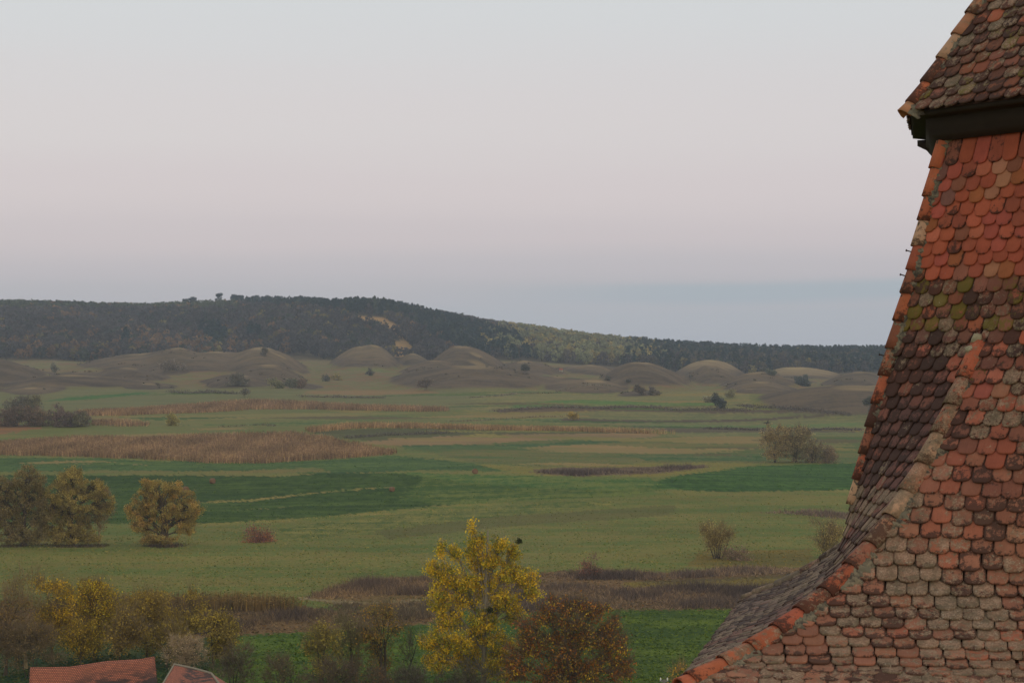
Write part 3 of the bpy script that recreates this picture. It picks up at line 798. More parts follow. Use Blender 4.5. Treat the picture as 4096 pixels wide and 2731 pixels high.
spec_tree("half_bare_tree", 585, 2365, 270, 238, "half-bare olive tree with thin trunks above the right end of the barn roof", 26, n=12, trunk_r=.15, n_clump=9, leaf_n=30, cols=((116, 98, 38), (98, 84, 40)), bark=(72, 64, 46), twig_col=(92, 80, 54), **OLV)
spec_tree("half_bare_tree", 745, 2325, 170, 242, "slender half-bare tree reaching up in front of the low maize", 27, n=11, trunk_r=.13, n_clump=9, leaf_n=30, cols=((120, 102, 40), (100, 86, 42)), bark=(66, 60, 42), twig_col=(78, 68, 48), lo=.3, **OLV)
spec_tree("half_bare_tree", 855, 2440, 180, 234, "small olive-yellow tree at the edge of the bright green meadow", 28, n=11, trunk_r=.12, n_clump=10, leaf_n=34, cols=((120, 104, 42), (102, 88, 42)), bark=(58, 52, 38), twig_col=(72, 64, 46), lo=.25, **OLV)
spec_tree("half_bare_tree", 480, 2440, 220, 229, "low brown half-bare tree close behind the barn ridge", 29, n=10, trunk_r=.13, n_clump=9, leaf_n=24, cols=((108, 90, 38), (90, 76, 42)), bark=(66, 58, 44), twig_col=(86, 74, 54), **OLV)
spec_tree("shrub", 750, 2560, 190, 222, "pale tan bushy shrub between the roofs and the green meadow", 30, n=8, trunk_r=.06, n_clump=14, leaf_n=14, leaf=.16, sig=.32, cols=((126, 108, 84), (104, 90, 66)), bark=(80, 70, 58), twig_n=16, twig_l=.9, twig_col=(116, 100, 80), lo=.25, stems=3, cat="shrub")
spec_tree("shrub", 935, 2590, 200, 214, "grey-brown twiggy shrub right of the small tiled roof", 31, n=7, trunk_r=.07, n_clump=9, leaf_n=7, leaf=.15, sig=.35, cols=((84, 74, 54), (70, 64, 44)), bark=(64, 56, 46), twig_n=24, twig_l=1.1, twig_col=(78, 68, 54), lo=.2, stems=3, cat="shrub")
spec_tree("half_bare_tree", 665, 2440, 190, 233, "olive half-bare tree between the barn and the pale tan shrub", 32, n=11, trunk_r=.12, n_clump=9, leaf_n=26, cols=((112, 96, 40), (94, 82, 42)), bark=(68, 60, 44), twig_col=(90, 78, 54), lo=.2, **OLV)
spec_tree("half_bare_tree", 470, 2370, 170, 244, "thin dull yellow tree right behind the brightest yellow tree", 33, n=10, trunk_r=.12, n_clump=9, leaf_n=26, cols=((118, 100, 38), (96, 84, 42)), bark=(68, 60, 44), twig_col=(90, 78, 54), lo=.25, **OLV)
spec_tree("shrub", 120, 2500, 260, 224, "brown tangled shrub at the lower left under the pale trunk", 34, n=9, trunk_r=.06, n_clump=10, leaf_n=20, leaf=.16, sig=.34, cols=((92, 76, 48), (78, 66, 44)), bark=(70, 60, 48), twig_n=18, twig_l=1.0, twig_col=(86, 74, 56), lo=.15, stems=4, cat="shrub")
# --- dark half-bare trees in the bottom middle
MID = dict(leaf=.2, sig=.36, twig_n=10, twig_l=1.1, twig_w=.03, up=.85, shell=.1, hi=.9)
spec_tree("half_bare_tree", 1290, 2500, 190, 214, "olive-green thin tree, leftmost of the dark trees left of the poplar", 41, n=10, trunk_r=.12, n_clump=9, leaf_n=28, cols=((108, 96, 42), (90, 82, 44)), bark=(70, 62, 46), twig_col=(88, 78, 54), lo=.2, stems=2, **MID)
spec_tree("half_bare_tree", 1400, 2465, 200, 218, "grey-olive leafless tree in the bottom middle", 42, n=10, trunk_r=.13, n_clump=8, leaf_n=16, cols=((92, 86, 50), (80, 74, 48)), bark=(66, 58, 46), twig_col=(84, 76, 58), lo=.25, **MID)
spec_tree("half_bare_tree", 1530, 2385, 210, 216, "dark forked tree with orange leaves low in its crown, left of the poplar", 43, n=11, trunk_r=.2, n_clump=8, leaf_n=20, cols=((122, 92, 36), (98, 86, 42), (82, 74, 44)), bark=(66, 56, 42), twig_col=(88, 76, 58), lo=.25, stems=2, **MID)
spec_tree("half_bare_tree", 1610, 2470, 130, 219, "thin curved dark tree touching the poplar's left side", 44, n=6, trunk_r=.1, n_clump=6, leaf_n=3, cols=((76, 70, 44),), bark=(50, 44, 36), twig_col=(68, 60, 48), lo=.35, lean=1.2, **MID)
SHR = dict(leaf=.14, sig=.32, twig_n=22, twig_l=.9, lo=.2, stems=4, cat="shrub", trunk_r=.06, bark=(66, 58, 48))
spec_tree("shrub", 1150, 2620, 180, 206, "low brown shrub at the bottom edge of the bright green meadow", 45, n=6, n_clump=9, leaf_n=9, cols=((88, 72, 48), (74, 66, 42)), twig_col=(76, 66, 52), **SHR)
spec_tree("shrub", 1340, 2630, 230, 200, "dark twiggy shrub at the bottom edge, left of the orange-leaved tree", 46, n=7, n_clump=9, leaf_n=8, cols=((82, 66, 44), (66, 58, 40)), twig_col=(70, 60, 50), **SHR)
spec_tree("shrub", 1520, 2640, 200, 199, "brown shrub with rusty leaves at the bottom edge under the forked tree", 47, n=7, n_clump=9, leaf_n=11, cols=((112, 76, 36), (74, 60, 40)), twig_col=(72, 62, 50), **SHR)
spec_tree("shrub", 1690, 2640, 240, 198, "dark grey-brown shrub at the bottom edge before the poplar's lower left", 48, n=7, n_clump=9, leaf_n=6, cols=((70, 62, 44), (60, 54, 40)), twig_col=(66, 60, 50), **SHR)
spec_tree("shrub", 1900, 2660, 220, 196, "dark low shrub hiding the foot of the golden poplar", 49, n=6, n_clump=9, leaf_n=6, cols=((70, 60, 40), (60, 54, 38)), twig_col=(64, 58, 46), **SHR)
spec_tree("shrub", 2720, 2655, 110, 190, "small yellow-orange shrub at the bottom edge beside the roof's corner", 50, n=5, n_clump=14, leaf_n=16, cols=((142, 108, 36), (112, 92, 40)), twig_col=(96, 82, 54), **SHR)

# --- willows on the meadow
WIL = dict(leaf=.22, sig=.34, twig_n=8, twig_l=1.1, up=.35, shell=.55, fork=.1, bark=(70, 58, 44), jit=.22, hue_clump=.8)
q = ground_at(655, 2182); Yw = q[1]
wl3 = [(600, 2155, 35, 20, -1.5), (650, 2160, 40, 20, -2.0), (560, 2105, 35, 22, -1.0), (600, 1940, 40, 28), (690, 1945, 40, 26), (780, 2050, 32, 24), (535, 2040, 35, 35), (745, 2075, 45, 25), (600, 2170, 30, 18), (690, 2160, 25, 16), (635, 1955, 55, 34), (725, 1985, 50, 30), (790, 2035, 28, 18), (765, 2110, 30, 16), (570, 2000, 45, 40), (650, 2030, 80, 45), (740, 2030, 55, 35), (770, 2020, 30, 25), (580, 2070, 50, 40), (700, 2085, 65, 30), (560, 2110, 35, 30), (740, 2120, 35, 22), (630, 2140, 40, 30)]
tree("willow_tree", q, 14, [px_lobe(*l_[:4], q, Yw, *l_[4:]) for l_ in wl3], "rounded tan-gold willow standing alone right of the willow pair", seed=61, trunk_r=.5, n_clump=6.5, leaf_n=95, cols=((124, 108, 58), (110, 98, 54), (96, 86, 50), (126, 102, 56)), group="willows on the meadow", stems=2, **WIL)
q = ground_at(285, 2180); Yw = q[1]
wl2 = [(230, 2150, 45, 25, -1.5), (290, 2145, 45, 28, -2.0), (350, 2140, 45, 28, -1.6), (210, 2110, 40, 35), (300, 2150, 40, 22), (370, 2150, 35, 22), (200, 2020, 50, 50), (300, 1885, 30, 22), (390, 1960, 40, 35), (250, 2130, 40, 28), (340, 2125, 40, 25), (285, 1920, 55, 42), (360, 1955, 65, 42), (240, 1965, 55, 45), (310, 2000, 80, 45), (410, 2010, 45, 45), (240, 2050, 55, 45), (350, 2070, 60, 40), (290, 2100, 50, 35)]
tree("willow_tree", q, 15, [px_lobe(*l_[:4], q, Yw, *l_[4:]) for l_ in wl2], "largest olive-gold willow, middle of the three crowns at left", seed=62, trunk_r=.5, n_clump=6.5, leaf_n=95, cols=((122, 108, 60), (106, 96, 54), (92, 82, 50)), group="willows on the meadow", stems=2, **WIL)
q = ground_at(95, 2182); Yw = q[1]
wl1 = [(40, 2140, 45, 28, -1.5), (100, 2135, 45, 30, -2.0), (160, 2145, 40, 25, -1.5), (30, 2150, 40, 25), (110, 2150, 35, 22), (190, 2040, 40, 45), (-30, 2080, 45, 45), (150, 1940, 40, 40), (0, 1960, 60, 50), (60, 2120, 40, 30), (170, 2120, 30, 30), (110, 1880, 30, 18), (110, 1915, 60, 40), (60, 1965, 60, 45), (130, 1985, 55, 50), (20, 2020, 50, 50), (110, 2050, 65, 45), (40, 2080, 45, 40), (150, 2070, 35, 40), (-40, 1990, 45, 60)]
tree("willow_tree", q, 15, [px_lobe(*l_[:4], q, Yw, *l_[4:]) for l_ in wl1], "dull grey-olive willow with a thick trunk at the left edge", seed=63, trunk_r=.55, n_clump=6.5, leaf_n=80, cols=((106, 94, 60), (94, 86, 56), (86, 74, 50)), group="willows on the meadow", **WIL)
q = ground_at(395, 2178); Yw = q[1]
tree("birch_tree", q, 10, [px_lobe(*l_, q, Yw) for l_ in [(400, 1985, 40, 40), (430, 2040, 30, 45), (380, 2060, 35, 40), (410, 2110, 28, 30)]], "slim brown tree with a pale thin trunk at the right side of the willow pair", seed=64, trunk_r=.16,
     n_clump=6, leaf_n=26, leaf=.22, sig=.45, cols=((88, 68, 46), (78, 62, 42)), bark=(138, 124, 100), twig_n=10, twig_l=1.1, fork=.3)


def bush(cx, top, base, width, label, seed, cols, name="shrub", stems=3, n=6, leaf=None, dens=1.0, group=None, twig=(84, 74, 60), lo=.14, hi=.8, vase=False, leaf_k=1.0, **kw):
    p = ground_at(cx, base)
    Y = p[1]
    H = max((base - top) * Y / F, .8); W = width * Y / F
    s_ = H * W
    lob = lobes_round(H, W, n, seed, lo, hi)
    if vase:
        lob = [(l_[0] * (.15 + 1.1 * l_[1] / H), l_[1], l_[2] * (.45 + .55 * l_[1] / H), l_[3], l_[4]) for l_ in lob]
    lf = leaf or max(.13, Y / F * 5.0)
    tot = min(5200, 8.0 * dens * s_ / lf ** 2)
    area = sum(max(4, int(1.2 * l_[2] * l_[3])) for l_ in lob)
    cols = [tuple(np.array(c) * 1.12) for c in cols]
    return tree(name, p, H, lob, label, "shrub", group, seed=seed, trunk_r=min(.12, .02 * H), n_clump=1.2, leaf_n=max(6, int(tot / area * leaf_k)), leaf=lf, sig=min(.22 * W / 2 + .1, .75), cols=cols,
                twig_n=kw.pop("twig_n", 10), twig_l=min(1.6, .28 * H), twig_col=twig, twig_w=max(.03, Y / F * .9), stems=stems, up=.7, shell=.35, fork=.1, bark=(64, 56, 46), **kw)


BR, OL, DK = ((88, 72, 60), (76, 64, 54)), ((104, 96, 54), (90, 84, 50)), ((62, 60, 52), (54, 54, 48))
G1, G2 = "shrubs scattered on the near meadow", "shrubs scattered between the fields"
bush(1040, 2108, 2168, 140, "low reddish-brown thorn shrub alone on the meadow right of the willows", 70, ((108, 70, 46), (84, 60, 58), (74, 66, 50)), n=8, group=G1, hi=.7)
bush(2870, 2080, 2235, 150, "vase-shaped olive-brown willow shrub on the meadow, left of its twin by the roof", 71, ((100, 88, 52), (88, 78, 50)), vase=True, dens=.45, n=11, stems=6, twig_n=26, group=G1, lo=.3, hi=.85, twig=(92, 78, 56))
bush(3315, 2072, 2232, 170, "vase-shaped olive shrub half hidden by the roof's edge", 72, ((102, 90, 54), (84, 74, 50)), vase=True, dens=.45, n=11, stems=6, twig_n=26, group=G1, lo=.3, hi=.85, twig=(86, 74, 56))
bush(2365, 2232, 2312, 100, "pointed dark reddish shrub rising from the brown scrub right of the poplar", 73, ((84, 64, 56), (96, 62, 50), (70, 58, 50)), dens=.7, twig_n=22, group=G1, twig=(84, 68, 60))
bush(2940, 2190, 2240, 120, "low brown brambles at the foot of the left vase-shaped shrub", 173, BR, dens=.6, group=G1)
bush(3100, 1708, 1850, 130, "left and paler part of the big willow thicket by the bright green field", 74, ((110, 96, 66), (98, 86, 60)), n=15, dens=1.1, group="willow thicket", twig_n=16, lo=.1, hi=.86)
bush(3185, 1712, 1850, 150, "tallest grey-olive willow mass in the thicket by the bright green field", 75, ((104, 92, 64), (88, 80, 58)), n=15, dens=1.1, group="willow thicket", twig_n=16, lo=.1, hi=.86)
bush(3250, 1770, 1850, 110, "lower willow on the right shoulder of the big thicket", 175, ((98, 86, 62), (84, 74, 56)), n=6, dens=.8, group="willow thicket", twig_n=18)
bush(3310, 1790, 1852, 100, "small brown shrub just right of the big willow thicket", 76, ((90, 76, 58), (78, 68, 54)), n=6, dens=1.0, group="willow thicket")
bush(690, 1655, 1702, 58, "single round olive-yellow bush between two maize fields at left", 77, ((104, 96, 52), (92, 86, 48)), n=6, dens=1.6, group=G2, stems=1)
for i, (cx, tp, bs, wd, lb, cs) in enumerate(((70, 1640, 1702, 170, "dark brown bush at the left end of the thicket by the left edge", ((76, 64, 54), (66, 58, 48))), (170, 1634, 1704, 190, "brown bush second from left in the thicket by the left edge", ((84, 70, 56), (72, 62, 50))),
                                              (260, 1642, 1706, 180, "purple-brown bush third from left in the thicket by the left edge", ((78, 64, 58), (66, 56, 50))), (330, 1664, 1706, 130, "low olive bush at the right end of the thicket by the left edge", ((76, 72, 50), (66, 62, 46))),
                                              (135, 1580, 1640, 80, "taller olive tree-like bush behind the thicket by the left edge", ((86, 82, 60), (76, 72, 54))), (50, 1602, 1642, 180, "dark grey bush behind the thicket at the left edge", ((74, 70, 60), (62, 60, 52))))):
    bush(cx, tp, bs, wd, lb, 80 + i, cs, n=6, dens=1.5, group="bushes of the left thicket", stems=2)
FARB = [(2295, 1636, 1682, 42, "small yellow bush standing alone on the long green strip", ((116, 98, 48), (104, 90, 46))), (1700, 1506, 1562, 60, "round dark brown bush alone in the middle distance below the mounds", ((80, 70, 60), (70, 62, 54))),
        (2870, 1566, 1634, 78, "dark rounded tree-like bush on the hedge line left of the big mound", ((56, 58, 52), (48, 50, 46))), (2828, 1580, 1608, 50, "pale low bush just left of the dark rounded bush", ((96, 92, 72), (84, 80, 66))),
        (2560, 1530, 1580, 50, "brown bush, left of a touching pair under the round mound", ((76, 66, 56), (66, 60, 52))), (2610, 1548, 1582, 55, "lower grey-brown bush, right of a touching pair under the round mound", ((74, 68, 58), (66, 60, 54))),
        (3480, 1585, 1672, 75, "dark bush beside the roof's ridge on the right", ((64, 62, 54), (54, 54, 48))), (950, 1506, 1542, 105, "wide dark bush row on the pasture under the left mounds", ((74, 70, 60), (64, 62, 54))),
        (1105, 1516, 1552, 70, "olive bush with yellow top, left of three together under the mounds", ((88, 86, 58), (76, 74, 54))), (1160, 1520, 1555, 60, "dark olive bush in the middle of three together under the mounds", ((72, 72, 56), (64, 64, 52))),
        (1208, 1514, 1556, 62, "brown bush, right of three together under the mounds", ((84, 70, 56), (72, 62, 52))), (690, 1446, 1482, 105, "bare grey-brown bushes on the low dark rise at left", ((84, 76, 66), (76, 70, 62))),
        (1055, 1390, 1424, 36, "small round dark bush on the flank of the pointed mound", ((74, 68, 58), (64, 60, 52))), (980, 1550, 1588, 36, "small upright grey bush at the end of the long hedge", ((84, 80, 66), (72, 70, 60))),
        (1300, 1502, 1524, 36, "small dark bush in a hollow, left of two below the flat-topped mound", DK), (1478, 1478, 1502, 38, "left of two tiny dark bushes on the pasture below the twin mounds", DK), (1340, 1498, 1520, 60, "greyish bush patch with a yellow speck on the pasture", ((84, 80, 64), (96, 86, 50))),
        (2100, 1450, 1490, 40, "dark shrub on the right slope of the small mound near the hut", DK), (3210, 1500, 1545, 70, "dark blue-green bush at the foot of the pale straw slope", ((56, 60, 56), (50, 54, 50))), (3085, 1470, 1500, 50, "grey-green shrub at the top left of the pale straw slope", ((72, 74, 64), (64, 66, 58))),
        (2430, 1500, 1522, 22, "tiny dark bush at the left foot of the round mound", DK), (2515, 1515, 1530, 22, "tiny dark bush in front of the round mound", DK), (215, 1455, 1490, 40, "grey-green bush on the left dark pasture", ((84, 82, 68), (74, 72, 62))),
        (2930, 1560, 1592, 50, "faint olive bush on the slope below the twin round mounds", ((94, 90, 66), (86, 82, 62)))]
for i, (cx, tp, bs, wd, lb, cs) in enumerate(FARB):
    bush(cx, tp, bs, wd, lb, 120 + i, cs, n=5, dens=1.6, group=G2, stems=1, twig_n=6)

# dead snag above the thicket
p = ground_at(3072, 1722)
rg = np.random.default_rng(5)
root = thing("dead_tree", tuple(p), "small dark dead tree snag sticking up behind the willow thicket", "tree")
s = Soup(); Hs = (1722 - 1672) * p[1] / F
s.tubes(bez(np.array([[0, 0, -.3]]), np.array([[.3, 0, Hs * .4]]), np.array([[-.3, 0, Hs * .75]]), 6), np.linspace(.3, .12, 6)[None], alb((60, 54, 48)), 5)
s.build("trunk", M_BARK, root)
s = Soup(); A = np.tile([[-.2, 0, Hs * .62]], (26, 1)) + rg.normal(0, .25, (26, 3)); B = A + rg.normal(0, 1, (26, 3)) * [1.5, 1, .7] + [-.6, 0, .6]
s.spikes(A, B, .28, rg, np.tile(alb((44, 44, 42)), (26, 1)))
s.build("branches", M_DRY, root)


# low hedges along the field edges: each hedge one thing
def hedge(pts, h, w, label, seed, cols, dens=1.0, group="hedges along field edges"):
    rg = np.random.default_rng(seed)
    P = np.array([ground_at(x, y) for x, y in pts])
    seg = np.linalg.norm(np.diff(P, axis=0), axis=1); cum = np.concatenate([[0], np.cumsum(seg)])
    Ym = P[:, 1].mean(); lf = max(.25, Ym / F * 5.0)
    h = h * .75
    n = int(min(6000, cum[-1] * h * 4.5 * dens / lf ** 2))
    t = rg.uniform(0, cum[-1], n)
    ctr = np.stack([np.interp(t, cum, P[:, k]) for k in range(3)], -1)
    hv = h * (.55 + .3 * np.sin(t * .31 + seed) * np.sin(t * .083) + .25 * np.sin(t * .9))
    hv = np.maximum(hv, .25 * h)
    z = rg.random(n) ** .8 * hv
    off = rg.normal(0, w / 2, (n, 2))
    X = ctr[:, 0] + off[:, 0]; Y_ = ctr[:, 1] + off[:, 1]
    Pn = np.stack([X, Y_, height(X, Y_) + z], -1)
    org = P[0]
    root = thing("hedge", tuple(org), label, "hedge", group)
    s = Soup(); cc = np.array([alb(c, 1.9) for c in cols])[rg.integers(0, len(cols), n)] * rg.uniform(.7, 1.3, (n, 1))
    s.leaves(Pn - org, lf, rg, cc); s.build("foliage", M_LEAF, root)
    s = Soup(); m_ = rg.random(n) < .3
    A = Pn[m_] - org; A[:, 2] -= z[m_]
    s.spikes(A, Pn[m_] - org + rg.normal(0, .3, (m_.sum(), 3)) + [0, 0, .4], Ym / F * 1.2, rg, np.tile(alb((70, 60, 52)), (m_.sum(), 1))); s.build("stems", M_DRY, root, kind="stuff")


hedge([(680, 1572), (760, 1574), (850, 1572), (950, 1576)], 3.2, 5, "longest dark hedge above the upper maize field", 201, ((66, 62, 54), (74, 68, 58)))
hedge([(1200, 1588), (1320, 1590), (1440, 1592), (1540, 1592)], 2.2, 4, "low dark hedge right of the upper maize field's crest", 202, ((70, 64, 56), (78, 70, 60)))
hedge([(1880, 1592), (2000, 1584), (2060, 1574), (2300, 1552), (2450, 1546)], 1.2, 3, "thin broken hedge running up below the low brown mound", 203, ((80, 74, 62), (90, 84, 68)), .7)
hedge([(1980, 1646), (2200, 1632), (2400, 1634), (2550, 1628), (2700, 1640), (2850, 1640), (3010, 1644)], 2.4, 5, "wavy brown hedge left of the big mound below the bright green strip", 204, ((78, 68, 60), (70, 62, 56)))
hedge([(2960, 1622), (3100, 1632), (3250, 1645), (3400, 1664)], 1.8, 4, "dark hedge along the foot of the big brown mound", 205, ((66, 60, 54), (74, 66, 58)))
hedge([(2820, 1716), (3000, 1720), (3050, 1722)], 2.0, 4, "left dark hedge behind the willow thicket", 206, ((70, 62, 58), (62, 58, 54)))
hedge([(3150, 1722), (3300, 1718), (3440, 1722)], 2.0, 4, "right dark hedge behind the willow thicket, near the roof", 207, ((70, 62, 58), (62, 58, 54)))
hedge([(880, 1708), (1000, 1702), (1050, 1700), (1100, 1706)], 1.2, 3, "patchy brown weeds above the crest of the large maize field", 208, ((86, 80, 62), (74, 70, 56)), .6)
hedge([(1390, 1752), (1550, 1742), (1640, 1738), (1800, 1732)], 2.0, 4, "dark low hedge between the thin maize strip and the stubble", 209, ((66, 62, 54), (74, 68, 58)))
hedge([(1800, 1686), (2000, 1676), (2150, 1668), (2250, 1668)], 1.0, 3, "brown weedy line above the thin maize strip", 210, ((92, 82, 64), (80, 72, 58)), .6)


# ------------------------------------------------------------------ maize and weeds (uncountable stalks)
def scatter(poly, step, seed, jitter=.5, ragged=.6):
    """places inside a field outline given in photograph pixels, on the land"""
    rg = np.random.default_rng(seed)
    # outline corners on the land
    W = np.array([ground_at(x, y) for x, y in poly])
    x0, y0 = W[:, 0].min(), W[:, 1].min(); x1, y1 = W[:, 0].max(), W[:, 1].max()
    X, Y = np.meshgrid(np.arange(x0, x1, step), np.arange(y0, y1, step))
    X = X.ravel() + rg.uniform(-jitter, jitter, X.size) * step; Y = Y.ravel() + rg.uniform(-jitter, jitter, Y.size) * step
    rag = rg.normal(0, 1, (2, X.size)) * [[ragged], [ragged * 1.6]] + ragged * 1.2 * np.sin(X * .35)
    k = inpoly(X + rag[0], Y + rag[1], W[:, :2])
    X, Y = X[k], Y[k]
    return np.stack([X, Y, height(X, Y)], -1), rg


def maize(poly, label, seed, step=.95, h=2.3, cols=((152, 124, 92), (138, 112, 82), (118, 92, 70))):
    P, rg = scatter(poly, step, seed)
    n = len(P)
    C = np.array([alb(c) for c in cols])
    s = Soup()
    tone = 1 + .16 * np.sin(P[:, 0] * .09 + 1) * np.sin(P[:, 1] * .05) + .12 * np.sin(P[:, 0] * .31)
    gap = np.sin(P[:, 0] * .21 + seed) * np.sin(P[:, 1] * .13) + rg.normal(0, .5, n)
    hh = h * rg.uniform(.7, 1.15, n) * np.where(gap < -1.0, .4, 1)
    cc = C[rg.integers(0, len(C), n)] * (tone * rg.uniform(.72, 1.25, n))[:, None]
    top = P + np.stack([rg.normal(0, .22, n), rg.normal(0, .22, n), hh], -1)
    s.spikes(P, top, step * .38, rg, cc)
    for k in range(4):
        f_ = rg.uniform(.25, .8, (n, 1))
        A = P * (1 - f_) + top * f_
        B = A + np.stack([rg.normal(0, .42, n), rg.normal(0, .42, n), rg.uniform(-.5, .35, n)], -1)
        s.spikes(A, B, step * .22, rg, cc * rg.uniform(.7, 1.2, (n, 1)))
    return s.build("maize_field", M_DRY, kind="stuff", label=label, cat="maize field", group="ripe maize fields")


maize([(-150, 1818), (0, 1822), (400, 1832), (700, 1844), (850, 1854), (1050, 1854), (1250, 1842), (1400, 1832), (1560, 1820), (1588, 1812), (1500, 1800), (1400, 1778), (1250, 1748), (1170, 1738), (1000, 1740), (800, 1748), (600, 1758), (300, 1756), (0, 1776), (-150, 1780)],
      "largest maize field, a wide tan band across the left middle", 301)
maize([(1215, 1722), (1400, 1704), (1600, 1702), (1900, 1712), (2200, 1717), (2500, 1726), (2700, 1738), (2500, 1732), (2200, 1724), (1900, 1720), (1600, 1713), (1420, 1716), (1250, 1732)], "long thin maize strip curving right from the largest maize field", 302, step=.8, cols=((166, 136, 96), (150, 122, 88), (132, 106, 76)))
maize([(300, 1652), (500, 1642), (700, 1626), (900, 1610), (1050, 1604), (1300, 1618), (1500, 1628), (1700, 1630), (1790, 1638), (1800, 1644), (1750, 1648), (1500, 1644), (1200, 1638), (1000, 1638), (700, 1654), (500, 1663), (340, 1664)], "upper lens-shaped maize field in the left distance", 303, step=1.0)
maize([(370, 1690), (500, 1690), (600, 1700), (590, 1706), (480, 1706), (370, 1704)], "small maize patch right of the left thicket", 304)
maize([(420, 2420), (700, 2418), (1000, 2420), (1150, 2424), (1230, 2428), (1150, 2446), (900, 2446), (420, 2452)], "low maize strip in the foreground behind the yellow trees", 305, step=.42, h=2.2, cols=((134, 108, 62), (116, 94, 58), (96, 80, 52)))
maize([(200, 2432), (430, 2422), (430, 2450), (200, 2455)], "dim end of the foreground maize behind the brightest yellow tree", 306, step=.5, h=2.0, cols=((112, 90, 56), (92, 76, 50)))


def weeds(poly, label, seed, step, h, cols, name="dry_weeds", wk=.16, per=4):
    P, rg = scatter(poly, step * .8, seed, .8)
    n = len(P)
    C = np.array([alb(c, 1.35) for c in cols])
    pat = np.sin(P[:, 0] * .33 + seed) * np.sin(P[:, 1] * .21 + 1) + .7 * np.sin(P[:, 0] * .11 + P[:, 1] * .05) + rg.normal(0, .35, n)
    keep_ = pat > -1.0
    P, pat = P[keep_], pat[keep_]; n = len(P)
    hh = h * np.clip(.5 + .42 * pat, .12, 1.5) * rg.uniform(.4, 1.3, n)
    ci = np.clip(((pat + 1.2) / 2.4 * len(C)).astype(int) + rg.integers(-1, 2, n), 0, len(C) - 1)
    cc = C[ci] * rg.uniform(.7, 1.3, (n, 1))
    s = Soup()
    for k in range(per):
        B = P + np.stack([rg.normal(0, .32, n) * hh, rg.normal(0, .32, n) * hh, hh * rg.uniform(.5, 1.1, n)], -1)
        s.spikes(P + rg.normal(0, .15, (n, 3)) * [1, 1, 0], B, step * wk * rg.uniform(.6, 1.6, n), rg, cc * rg.uniform(.8, 1.2, (n, 1)))
    return s.build(name, M_DRY, kind="stuff", label=label)


SC = ((118, 98, 76), (98, 82, 68), (82, 70, 62), (70, 60, 56))
weeds([(2020, 2345), (2400, 2345), (2800, 2352), (3250, 2352), (3250, 2430), (2800, 2436), (2450, 2440), (2000, 2452)], "purple-brown dry scrub band between the meadows right of the poplar", 401, .5, 1.7, SC)
weeds([(2080, 2308), (2300, 2296), (2500, 2292), (2650, 2300), (2650, 2318), (2300, 2322), (2060, 2330)], "brown reeds along the ditch right of the poplar", 402, .5, 1.5, SC)
weeds([(2680, 2300), (2850, 2275), (3000, 2272), (3260, 2270), (3260, 2285), (2900, 2306), (2700, 2316)], "tan reeds along the ditch near the roof", 403, .5, 1.4, ((128, 108, 86), (108, 90, 74), (84, 72, 64)))
weeds([(380, 2452), (900, 2448), (1220, 2436), (1320, 2445), (1330, 2470), (1000, 2525), (900, 2540), (700, 2545), (380, 2545)], "dark brown scrub below the foreground maize", 404, .5, 1.9, ((108, 90, 66), (88, 74, 58), (74, 62, 54), (62, 54, 50)))
weeds([(1240, 2392), (1330, 2362), (1440, 2334), (1740, 2318), (1960, 2318), (1960, 2372), (1500, 2385), (1330, 2395)], "tan and brown reeds left of the poplar", 405, .5, 1.5, ((132, 108, 78), (108, 90, 68), (84, 70, 60)))
weeds([(1330, 2425), (1500, 2420), (1780, 2410), (1780, 2470), (1330, 2500)], "brown weeds below the track left of the poplar", 406, .55, 1.2, ((112, 96, 70), (92, 78, 60), (78, 68, 56)))
weeds([(2150, 1890), (2300, 1884), (2500, 1884), (2830, 1868), (2640, 1890), (2300, 1906)], "brown weed strip on the far meadow before the bright green field", 407, .8, 1.7, ((104, 90, 76), (88, 76, 66), (74, 64, 60)))
weeds([(3050, 2050), (3200, 2046), (3440, 2055), (3440, 2085), (3200, 2062)], "brown weed tongue by the roof's ridge on the right meadow", 408, .8, 1.1, ((112, 92, 78), (92, 78, 68)))
weeds([(0, 2182), (100, 2176), (420, 2180), (420, 2190), (0, 2192)], "dark weeds under the willow pair", 409, .5, .9, ((78, 66, 48), (64, 56, 44)))
weeds([(580, 2182), (700, 2178), (740, 2184), (660, 2192)], "dark weeds under the lone willow", 410, .5, .9, ((84, 62, 48), (64, 56, 44)))


# ------------------------------------------------------------------ thorn scrub dotted over the mounds
rg = np.random.default_rng(78)
rt = rg.uniform(1330, 2050, 5200); at_ = rg.uniform(-.262, .262, 5200)
X, Y = rt * np.sin(at_), rt * np.cos(at_)
_, rel_, _s = mound_height(X, Y)
pt_ = np.sin(X * .045 + 1.3) * np.sin(Y * .031) + .6 * np.sin(X * .11 + Y * .07) + rg.normal(0, .3, 5200)
k_ = (pt_ > .75) & (rel_ > .12) & (_s < .5)
P = np.stack([X, Y, height(X, Y)], -1)[k_]
s = Soup()
K = 9
sz = rg.uniform(.3, 1.0, (len(P), 1, 1))
Pn = (P[:, None, :] + rg.normal(0, 1, (len(P), K, 3)) * np.array([1.3, 1.3, .35]) * sz + np.array([0, 0, .45]) * sz).reshape(-1, 3)
cc = np.array([alb((88, 78, 66)), alb((80, 76, 62)), alb((96, 84, 68))])[rg.integers(0, 3, len(P))]
s.tris(Pn, 1.1, rg, np.repeat(cc, K, 0) * rg.uniform(.6, 1.3, (len(Pn), 1)))
s.build("thorn_scrub", M_LEAF, kind="stuff", label="low thorn scrub dotted over the mounds")

